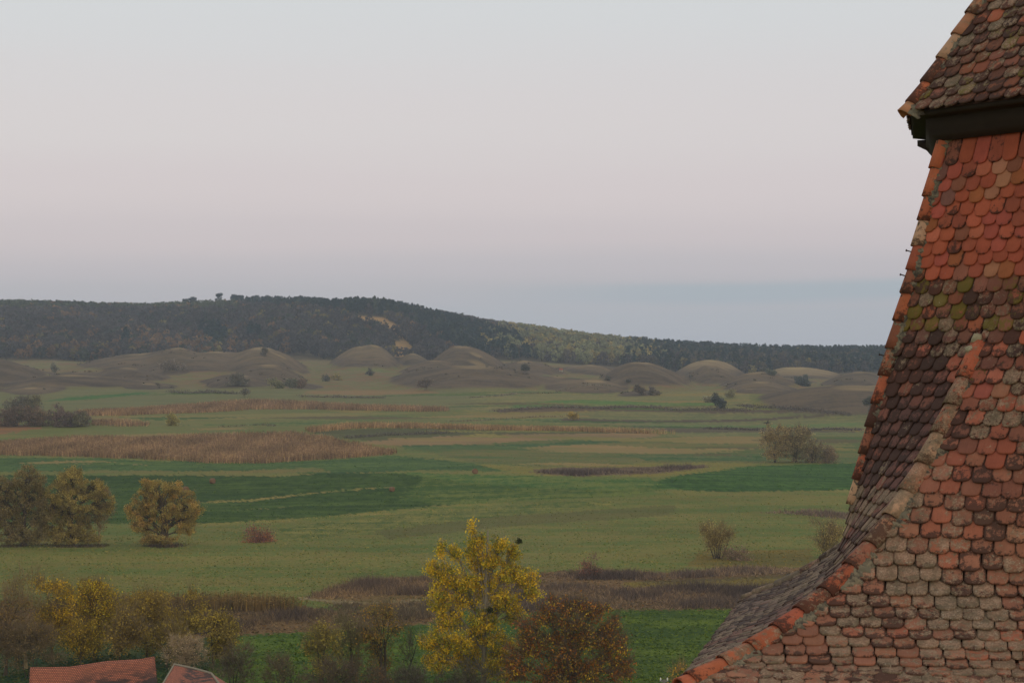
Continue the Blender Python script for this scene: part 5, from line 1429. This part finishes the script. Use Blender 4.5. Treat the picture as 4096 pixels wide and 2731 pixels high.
def lay_tile(P0, a_, up, nn, z, w0, ln_rng, rate, face, long_=0.0, rot=0.0, cap=False):
    rnd = rng.uniform(.050, .072) if (cap or z > -.2) else rng.uniform(.040, .058)
    bulge = rng.uniform(2.0, 2.5) if (cap or z > -.2) else rng.uniform(2.2, 3.0)
    Wd = TW * rng.uniform(.95, 1.0)
    Ln = TL + long_
    rows = tile_shape(Wd, Ln, rnd, bulge)
    tip = rng.normal(0, .009)
    rot = rot + rng.normal(0, .022)
    lift = rng.uniform(.0, .007) + .002
    roll = rng.normal(0, .012)
    camber = rng.uniform(.0, .005)
    slope_h = .145 - (.06 if long_ else 0)
    cr, sr = math.cos(rot), math.sin(rot)
    V, UVs = [], []
    chip = (rng.random() < .12, rng.uniform(-.8, .8), rng.uniform(.006, .016))
    for k, (xs, ds) in enumerate(rows):
        for x_, d_ in zip(xs, ds):
            if k < 2 and chip[0] and abs(x_ / (Wd / 2) - chip[1]) < .25:
                d_ = d_ + chip[2]
            X_, D_ = x_ * cr - d_ * sr, x_ * sr + d_ * cr + tip
            lo_w, hi_w = ln_rng(z + D_ * rate)
            wv = np.clip(w0 + X_, lo_w, hi_w)
            h_ = .041 + lift - slope_h * D_ + roll * x_ / .09 * .1 + camber * (1 - (x_ / (Wd / 2)) ** 2) - (.0035 if k == 0 else 0)
            V.append(P0 + a_ * (wv - w0) + up * D_ + nn * h_)
            UVs.append((x_, d_, 0))
    V = np.array(V); UVs = np.array(UVs)
    wid = np.ptp((V[:9] - P0) @ a_)
    if wid < .035:
        return
    lowr = V[:9] - nn * TT
    sideL = V[[0, 9, 18, 27]] - nn * TT; sideR = V[[8, 17, 26, 35]] - nn * TT
    VV = np.vstack([V, lowr, sideL, sideR])
    UU = np.vstack([UVs, UVs[:9], UVs[[0, 9, 18, 27]], UVs[[8, 17, 26, 35]]]) + rng.uniform(-40, 40, 3)
    q = []
    for k in range(3):
        for j in range(8):
            q.append((k * 9 + j, k * 9 + j + 1, (k + 1) * 9 + j + 1, (k + 1) * 9 + j))
    for j in range(8):
        q.append((36 + j, 36 + j + 1, j + 1, j))
    for k in range(3):
        q.append((45 + k, k * 9, (k + 1) * 9, 45 + k + 1))
        q.append((k * 9 + 8, 49 + k, 49 + k + 1, (k + 1) * 9 + 8))
    col_, li, da, mo = look("cap" if cap else face, z, P0)
    n_ = len(VV)
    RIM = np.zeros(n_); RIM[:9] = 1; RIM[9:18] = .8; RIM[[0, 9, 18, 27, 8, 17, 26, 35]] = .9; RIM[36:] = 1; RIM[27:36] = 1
    ctr = V[13]
    pxs = 2048 + F * ctr[0] / ctr[1]; pys = HOR - F * ctr[2] / ctr[1]
    vis = (-40 < pxs < 4130) and (-30 < pys < 2760)
    toC = -ctr / np.linalg.norm(ctr)
    weight = wid * max(0, float(nn @ toC)) * .125 / ctr[1] ** 2 if vis else 0
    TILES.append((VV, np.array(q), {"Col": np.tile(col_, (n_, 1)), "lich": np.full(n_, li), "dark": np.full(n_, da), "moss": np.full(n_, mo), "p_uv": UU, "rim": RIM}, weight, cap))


def lay_face(vA, vB, rows, face, cap=False, first_long=False, w_from=0, inset=.02, wmax=None):
    """rows of tiles between two plan corners; widths are measured from corner A"""
    for ri, z in enumerate(rows):
        A, B = vA(z), vB(z)
        ln = float(np.linalg.norm(B - A))
        if ln < .06: continue
        a_ = (B - A) / ln
        ln_up = float(np.linalg.norm(vB(z + .25) - vA(z + .25)))
        pitch = TW + .004
        off = (ri % 2) * .5 * pitch + rng.uniform(-.02, .02)
        w = -pitch + off
        long_ = .18 if (first_long and ri == 0) else 0.0
        while w < (min(ln, wmax) if wmax else ln) + pitch:
            w0 = w + rng.normal(0, .003)
            dz = .02
            wc_ = float(np.clip(w0, 0, ln))

            def S(zq):
                A2, B2 = vA(zq), vB(zq); l2 = float(np.linalg.norm(B2 - A2)) + 1e-9
                return A2 + (B2 - A2) / l2 * wc_, l2
            P1, _ = S(z); P2, _ = S(z + dz)
            T_ = (P2 - P1) / dz
            Tp = T_ - a_ * float(T_ @ a_)
            lT = float(np.linalg.norm(Tp)); up = Tp / lT; rate = 1 / lT
            nn = np.cross(a_, up)
            if nn @ (P1 - np.array([TC[0], TC[1], z])) < 0: nn = -nn
            P0 = P1 + a_ * (w0 - wc_)

            def rngw(zq):
                return inset * .2, ln + (ln_up - ln) * (zq - z) / .25 - inset * .2
            rot = 0.0
            if first_long and ri == 0 and rng.random() < .25: rot = rng.uniform(-.14, .14)
            if w0 > -TW * .45 and w0 < ln + TW * .45:
                lay_tile(P0, a_, up, nn, z, w0, rngw, rate, face, long_, rot, cap)
            w += pitch


def row_heights(z_hi, z_lo, rfun, step):
    out = [z_hi]; z = z_hi
    while True:
        dr = (float(rfun(z - .02)) - float(rfun(z))) / .02
        z -= step / math.sqrt(1 + dr * dr)
        if z < z_lo: break
        out.append(z)
    return out


STEP = .122
body_rows = row_heights(Z_TOP - .29, Z_APEX + .02, r_in, STEP)
low_rows = row_heights(body_rows[-1] - STEP * .97, Z_BOT, r_in, STEP)
low_rows += [(low_rows[-1] + Z_BOT - .03) / 2, Z_BOT - .03] if low_rows[-1] - Z_BOT > .05 else [Z_BOT - .03]
V_ = lambda off: (lambda z: vert(off, z))
lay_face(V_(22.5), V_(-22.5), body_rows, "diag", first_long=True)
lay_face(V_(22.5), V_(0), low_rows, "left")
lay_face(V_(-22.5), V_(0), low_rows, "front")
lay_face(V_(-22.5), V_(-67.5), body_rows, "diag", first_long=True)
lay_face(V_(-22.5), V_(-67.5), low_rows, "front")
lay_face(V_(-67.5), V_(-90), low_rows, "front")
sd_rows = [z for z in low_rows if z < -.75]
lay_face(V_(22.5), V_(67.5), sd_rows, "side")
lay_face(V_(67.5), V_(90), sd_rows, "side")
cap_rows = [CAP_Z0 - .012]
while cap_rows[-1] < CAP_Z1:
    dr_ = (float(r_cap(cap_rows[-1])) - float(r_cap(cap_rows[-1] + .02))) / .02 * C22
    cap_rows.append(cap_rows[-1] + STEP / math.sqrt(1 + dr_ * dr_))
VC = lambda off: (lambda z: vcap(off, z))
lay_face(VC(22.5), VC(-22.5), [z for z in cap_rows if z < 4.05], "cap", cap=True)
lay_face(VC(-22.5), VC(-67.5), [z for z in cap_rows if z < 4.05], "cap", cap=True)
lay_face(VC(22.5), VC(67.5), [z + .03 for z in cap_rows if z < 2.8], "cap", cap=True)

tower = thing("tower", (TC[0], TC[1], -20.0), "tower with a flared mossy red tile roof rising at the right edge", "tower")
T0 = np.array([TC[0], TC[1], -20.0])


def ring_mesh(name, prof, offs, vfun, mat, parent, inset=0.0, **kw):
    """closed skin around the tower from plan corners over a list of heights"""
    P = np.array([[vfun(o, z) for o in offs] for z in prof])
    C_ = np.array([TC[0], TC[1]])
    d_ = P[..., :2] - C_; r = np.linalg.norm(d_, axis=-1, keepdims=True)
    P[..., :2] = C_ + d_ / r * (r - inset)
    nz_, no = P.shape[:2]
    i_ = np.arange(nz_ * no).reshape(nz_, no); j_ = np.roll(i_, -1, 1)
    q = np.stack([i_[:-1], j_[:-1], j_[1:], i_[1:]], -1).reshape(-1, 4)
    return mesh_obj(name, P.reshape(-1, 3) - T0, q, mat, parent, **kw)


M_SHEATH = flat_mat("roof_boarding", (70, 50, 40), .95, .3, 5)
OFFS = [o + k * 90 for k in range(4) for o in (-22.5, 0, 22.5)]


def vert_any(o, z):
    if o == 90: return vert(90, z)
    k = round(o / 90.0)
    o2 = o - 90 * k
    P = vert(o2 if abs(o2) > 1 else 0, z)
    a_ = math.radians(-90 * k)                       # rotate to the same corner type of another side
    d_ = P[:2] - TC
    Rm = np.array([[math.cos(a_), -math.sin(a_)], [math.sin(a_), math.cos(a_)]])
    Q_ = TC + Rm @ d_
    return np.array([Q_[0], Q_[1], z])


lower = ring_mesh("lower_roof", list(np.linspace(Z_BOT, Z_TOP, 60)), OFFS, vert_any, M_SHEATH, tower, inset=.02)
upper = ring_mesh("upper_roof", list(np.linspace(CAP_Z0 - .0, 5.9, 24)), [22.5 + 45 * k for k in range(8)], lambda o, z: vcap(o, z), M_SHEATH, tower, inset=.015)

order = np.argsort([-t[3] for t in TILES])
n_one = 0
rest = {False: [], True: []}
for oi in order:
    VV, q, at, wgt, cap = TILES[oi]
    par = upper if cap else lower
    if n_one < 300 and wgt > 0:
        mesh_obj("roof_tile", VV - T0, q, M_TILE, par, at)
        n_one += 1
    else:
        rest[cap].append(oi)
for cap, lst in rest.items():
    if not lst: continue
    Vs, Qs, AT, n_ = [], [], {}, 0
    for oi in lst:
        VV, q, at, wgt, _ = TILES[oi]
        Vs.append(VV); Qs.append(q + n_); n_ += len(VV)
        for k, v in at.items(): AT.setdefault(k, []).append(v)
    mesh_obj("tile_courses", np.vstack(Vs) - T0, np.vstack(Qs), M_TILE, upper if cap else lower, {k: np.concatenate(v) for k, v in AT.items()}, kind="stuff")
print("TILES", len(TILES), n_one)


# ridge tiles over the hips
def ridge_tiles(curve, outward, n_len, parent, palette, lich, dark, r0=.088, skip_end=0, arc=105):
    """curve: points from the top down; outward: function point -> outward normal"""
    P = np.array(curve); c_ = np.concatenate([[0], np.cumsum(np.linalg.norm(np.diff(P, axis=0), axis=1))])
    s_ = 0.0
    made = []
    while s_ < c_[-1] - .08:
        ln = n_len * rng.uniform(.88, 1.14)
        e_ = min(s_ + ln + .045, c_[-1])
        p0 = np.array([np.interp(s_ - .0, c_, P[:, k]) for k in range(3)]); p1 = np.array([np.interp(e_, c_, P[:, k]) for k in range(3)])
        t_ = p1 - p0; L_ = np.linalg.norm(t_); t_ /= L_
        o_ = outward((p0 + p1) / 2); o_ = o_ - t_ * (o_ @ t_); o_ /= np.linalg.norm(o_)
        sd_ = np.cross(t_, o_)
        o_ = o_ + sd_ * rng.normal(0, .03); t_ = t_ + sd_ * rng.normal(0, .012)
        V, UVs = [], []
        K, Mx = 11, 4
        for layer in (0, 1):
            for j in range(Mx):
                f_ = j / (Mx - 1)
                R_ = (r0 * (.92 + .11 * f_)) - layer * .013
                ctr = p0 + t_ * L_ * f_ + o_ * (-.014 + .016 * f_) + sd_ * .0
                for k in range(K):
                    an = math.radians(-arc + 2 * arc * k / (K - 1))
                    V.append(ctr + R_ * (math.sin(an) * sd_ + math.cos(an) * o_ * 1.0) + t_ * (rng.normal(0, .004) if j == Mx - 1 and layer == 0 else 0))
                    UVs.append((R_ * math.radians(-arc + 2 * arc * k / (K - 1)), f_ * L_, layer * .02))
        V = np.array(V); UVs = np.array(UVs) + rng.uniform(-40, 40, 3)
        q = []
        g = lambda l, j, k: l * Mx * K + j * K + k
        for j in range(Mx - 1):
            for k in range(K - 1):
                q.append((g(0, j, k), g(0, j, k + 1), g(0, j + 1, k + 1), g(0, j + 1, k)))
                q.append((g(1, j, k + 1), g(1, j, k), g(1, j + 1, k), g(1, j + 1, k + 1)))
            q.append((g(0, j, 0), g(0, j + 1, 0), g(1, j + 1, 0), g(1, j, 0)))
            q.append((g(0, j + 1, K - 1), g(0, j, K - 1), g(1, j, K - 1), g(1, j + 1, K - 1)))
        for k in range(K - 1):
            q.append((g(0, Mx - 1, k), g(0, Mx - 1, k + 1), g(1, Mx - 1, k + 1), g(1, Mx - 1, k)))
            q.append((g(0, 0, k + 1), g(0, 0, k), g(1, 0, k), g(1, 0, k + 1)))
        n_ = len(V)
        zc = float(p0[2])
        li, da = lich(zc) + rng.normal(0, .08), dark(zc) + rng.normal(0, .1)
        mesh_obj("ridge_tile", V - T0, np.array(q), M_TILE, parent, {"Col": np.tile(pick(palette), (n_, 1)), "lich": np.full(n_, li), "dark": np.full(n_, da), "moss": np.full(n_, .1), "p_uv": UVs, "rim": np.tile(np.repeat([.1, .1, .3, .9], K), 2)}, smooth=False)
        made.append((p0, p1, o_, sd_))
        s_ += ln
    return made


def outw(p):
    d_ = np.array([p[0] - TC[0], p[1] - TC[1], 0]); return d_ / np.linalg.norm(d_)


PAL["ridge"] = [((152, 84, 60), 4), ((142, 76, 56), 4), ((146, 102, 78), 2), ((158, 124, 102), 1.4), ((124, 76, 60), 1.5)]
edge_z = np.linspace(Z_TOP - .02, EDGE[0, 0], 50)
eL = ridge_tiles([vert(22.5, z) for z in edge_z], outw, .245, lower, "ridge", lambda z: .33, lambda z: .38 + .06 * (z < .9))
hip_z = np.concatenate([np.linspace(Z_APEX - .06, Z_BOT, 90)])
hp = ridge_tiles([vert(0, z) for z in hip_z], lambda p: outw(p) + np.array([0, 0, .9]), .315, lower, "ridge", lambda z: .54 if z > -1.2 else .50, lambda z: .40, r0=.095, arc=100)
cz = np.linspace(4.1, CAP_Z0 - .03, 30)
cp = ridge_tiles([vcap(22.5, z) for z in cz], lambda p: outw(p) + np.array([0, 0, .5]), .27, upper, "ridge", lambda z: .42, lambda z: .36)
ridge_tiles([vert(-22.5, z) for z in np.linspace(Z_TOP - .02, -1.2, 50)], outw, .245, lower, "ridge", lambda z: .33, lambda z: .38)
ridge_tiles([vcap(-22.5, z) for z in cz], lambda p: outw(p) + np.array([0, 0, .5]), .27, upper, "ridge", lambda z: .42, lambda z: .36)
bk_z = np.linspace(Z_APEX - .3, Z_BOT, 60)
b90 = np.array([vert(90, z) for z in bk_z])
ridge_tiles(b90, lambda p: outw(p) + np.array([0, 0, .9]), .315, lower, "grey", lambda z: .6, lambda z: .45, r0=.085)


# lumpy mortar bedding beside the ridge tiles
def mortar_strip(name, curve, outward, parent, side, w0=.055, w1=.125, h=.05, seed=1, vf=None):
    rg = np.random.default_rng(seed)
    P = np.array(curve); c_ = np.concatenate([[0], np.cumsum(np.linalg.norm(np.diff(P, axis=0), axis=1))])
    n_ = int(c_[-1] / .022); t = np.linspace(0, c_[-1], n_)
    Q_ = np.stack([np.interp(t, c_, P[:, k]) for k in range(3)], -1)
    T_ = np.gradient(Q_, axis=0); T_ /= np.linalg.norm(T_, axis=1)[:, None]
    K = 6
    V = []
    for i in range(n_):
        o_ = outward(Q_[i]); o_ = o_ - T_[i] * (o_ @ T_[i]); o_ /= np.linalg.norm(o_)
        s_ = np.cross(T_[i], o_) * side
        wj = w1 * (1 + .28 * math.sin(t[i] * 9 + seed) + rg.normal(0, .16))
        for k in range(K):
            f_ = k / (K - 1)
            dist = w0 * .3 + (wj - w0 * .3) * f_
            fall = dist * vf                                    # surface drops away from the arris
            V.append(Q_[i] + s_ * dist + o_ * (-fall + h * (1 - f_ ** 2) * rg.uniform(.75, 1.1) + (-.02 if k == K - 1 else 0)))
    i_ = np.arange(n_ * K).reshape(n_, K)
    q = np.stack([i_[:-1, :-1], i_[1:, :-1], i_[1:, 1:], i_[:-1, 1:]], -1).reshape(-1, 4)
    return mesh_obj(name, np.array(V) - T0, q, M_MORTAR, parent)


mortar_strip("mortar", [vert(22.5, z) for z in edge_z], outw, lower, -1, w1=.13, h=.08, seed=3, vf=.38)
mortar_strip("mortar", [vert(22.5, z) for z in edge_z], outw, lower, 1, w1=.11, h=.06, seed=5, vf=.42)
mortar_strip("mortar", [vert(0, z) for z in hip_z], lambda p: outw(p) + np.array([0, 0, .9]), lower, -1, w1=.135, h=.072, seed=4, vf=.30)
mortar_strip("mortar", [vert(0, z) for z in hip_z], lambda p: outw(p) + np.array([0, 0, .9]), lower, 1, w1=.12, h=.06, seed=6, vf=.34)
mortar_strip("mortar", [vcap(22.5, z) for z in cz], lambda p: outw(p) + np.array([0, 0, .5]), upper, -1, w1=.13, h=.075, seed=7, vf=.36)


def blob(name, c, r, parent, mat, seed):
    rg = np.random.default_rng(seed)
    nu, nv = 12, 8
    V = []
    for i in range(nv + 1):
        for j in range(nu):
            th, ph = math.pi * i / nv, 2 * math.pi * j / nu
            q_ = 1 + .18 * math.sin(3 * ph + seed) * math.sin(2 * th) + rg.normal(0, .16)
            V.append(np.array(c) + np.array([math.sin(th) * math.cos(ph), math.sin(th) * math.sin(ph), math.cos(th)]) * np.array(r) * q_)
    Fq = [(i * nu + j, (i + 1) * nu + j, (i + 1) * nu + (j + 1) % nu, i * nu + (j + 1) % nu) for i in range(nv) for j in range(nu)]
    return mesh_obj(name, np.array(V) - T0, np.array(Fq), mat, parent)


M_LIME = flat_mat("pale_lime", (136, 128, 106), .95, .55, 40)
ap = vert(0, Z_APEX - .03) + outw(vert(0, Z_APEX)) * .06
blob("mortar_lump", ap, (.045, .045, .055), lower, M_LIME, 3)
blob("mortar_lump", ap + [-.05, 0, -.09], (.055, .05, .04), lower, M_LIME, 5)
blob("mortar_lump", ap + [.06, -.02, -.16], (.03, .03, .03), lower, M_LIME, 8)
# bare nails standing out of the arris tiles
for i, k in enumerate((4, 5, 8)):
    p0, p1, o_, sd_ = eL[min(k, len(eL) - 1)]
    pc = (p0 * .6 + p1 * .4)
    oo = np.array([-.95, -.1, .25])
    s = Soup()
    A = pc + oo * .07 - T0
    s.tubes(np.array([[A, A + oo * .05, A + oo * .052, A + oo * .06]]), np.array([[.006, .006, .013, .012]]), np.ones(3), 6)
    s.build("nail", M_METAL, lower)


# eaves of the cap: boarded soffit, moulded cornice
def oct_prof(name, prof, mat, parent):
    offs = [22.5 + 45 * k for k in range(8)]
    P = []
    for r_, z in prof:
        for o in offs:
            d_ = pdir(PHI + o); P.append((TC[0] + d_[0] * r_, TC[1] + d_[1] * r_, z))
    n_ = len(offs); i_ = np.arange(len(prof) * n_).reshape(len(prof), n_); j_ = np.roll(i_, -1, 1)
    q = np.stack([i_[:-1], i_[1:], j_[1:], j_[:-1]], -1).reshape(-1, 4)
    return mesh_obj(name, np.array(P) - T0, q, mat, parent)


rb = float(vert(22.5, 2.04)[0] * 0 + np.linalg.norm(vert(22.5, 2.04)[:2] - TC))
re_ = float(np.linalg.norm(vcap(22.5, CAP_Z0)[:2] - TC))
oct_prof("soffit", [(re_ - .03, CAP_Z0 + .0), (re_ - .03, CAP_Z0 - .035), (re_ - .06, CAP_Z0 - .04), (rb + .19, CAP_Z0 - .055), (rb + .1, CAP_Z0 - .05)], M_WOODDK, upper)
oct_prof("cornice", [(rb + .185, CAP_Z0 - .05), (rb + .185, CAP_Z0 - .13), (rb + .15, CAP_Z0 - .155), (rb + .15, CAP_Z0 - .20), (rb + .09, CAP_Z0 - .235), (rb + .07, CAP_Z0 - .26), (rb - .02, CAP_Z0 - .262)], M_WOODDK, upper)
# dark block added to extend the black shaded underside at the eaves' far corner
for o in (22.5, 67.5):
    d_ = pdir(PHI + o); tdir = np.array([-d_[1], d_[0]])
    prof = [(rb - .05, CAP_Z0 - .06), (re_ - .10, CAP_Z0 - .06), (re_ - .10, CAP_Z0 - .12), (re_ - .2, CAP_Z0 - .17), (re_ - .28, CAP_Z0 - .26), (rb - .05, CAP_Z0 - .36)]
    V = []
    for s_ in (-.045, .045):
        for r_, z in prof:
            V.append((TC[0] + d_[0] * r_ + tdir[0] * s_, TC[1] + d_[1] * r_ + tdir[1] * s_, z))
    n_ = len(prof)
    V = np.array(V) - T0
    quads = np.array([(i, (i + 1) % n_, n_ + (i + 1) % n_, n_ + i) for i in range(n_)] + [(0, 3, 2, 1), (0, 5, 4, 3), (n_, n_ + 1, n_ + 2, n_ + 3), (n_, n_ + 3, n_ + 4, n_ + 5)])
    if o > 30: mesh_obj("dark_eave_block", V, quads, M_WOODDK, upper)

# masonry below the roof (outside the picture)
s = r_in(Z_BOT)
wr = float(s) * math.sqrt(2) - .45
P = np.array([[TC[0] + pdir(PHI + 90 * k)[0] * wr, TC[1] + pdir(PHI + 90 * k)[1] * wr, z] for z in (-21.0, Z_BOT + .12) for k in range(4)])
mesh_obj("wall", P - T0, np.array([(0, 1, 5, 4), (1, 2, 6, 5), (2, 3, 7, 6), (3, 0, 4, 7)]), M_PLASTER, tower)

# ------------------------------------------------------------------ evening haze
m = bpy.data.materials.new("haze_air"); m.use_nodes = True
N, L = m.node_tree.nodes, m.node_tree.links
N.clear()
o_ = N.new("ShaderNodeOutputMaterial"); v_ = N.new("ShaderNodeVolumePrincipled")
v_.inputs["Color"].default_value = (.76, .87, 1.0, 1)
v_.inputs["Density"].default_value = HAZE = 1.1e-4
v_.inputs["Anisotropy"].default_value = .0
L.new(v_.outputs[0], o_.inputs["Volume"])
hz = box("haze", (0, 0, 34), (7200, 7200, 146), m, kind="stuff")
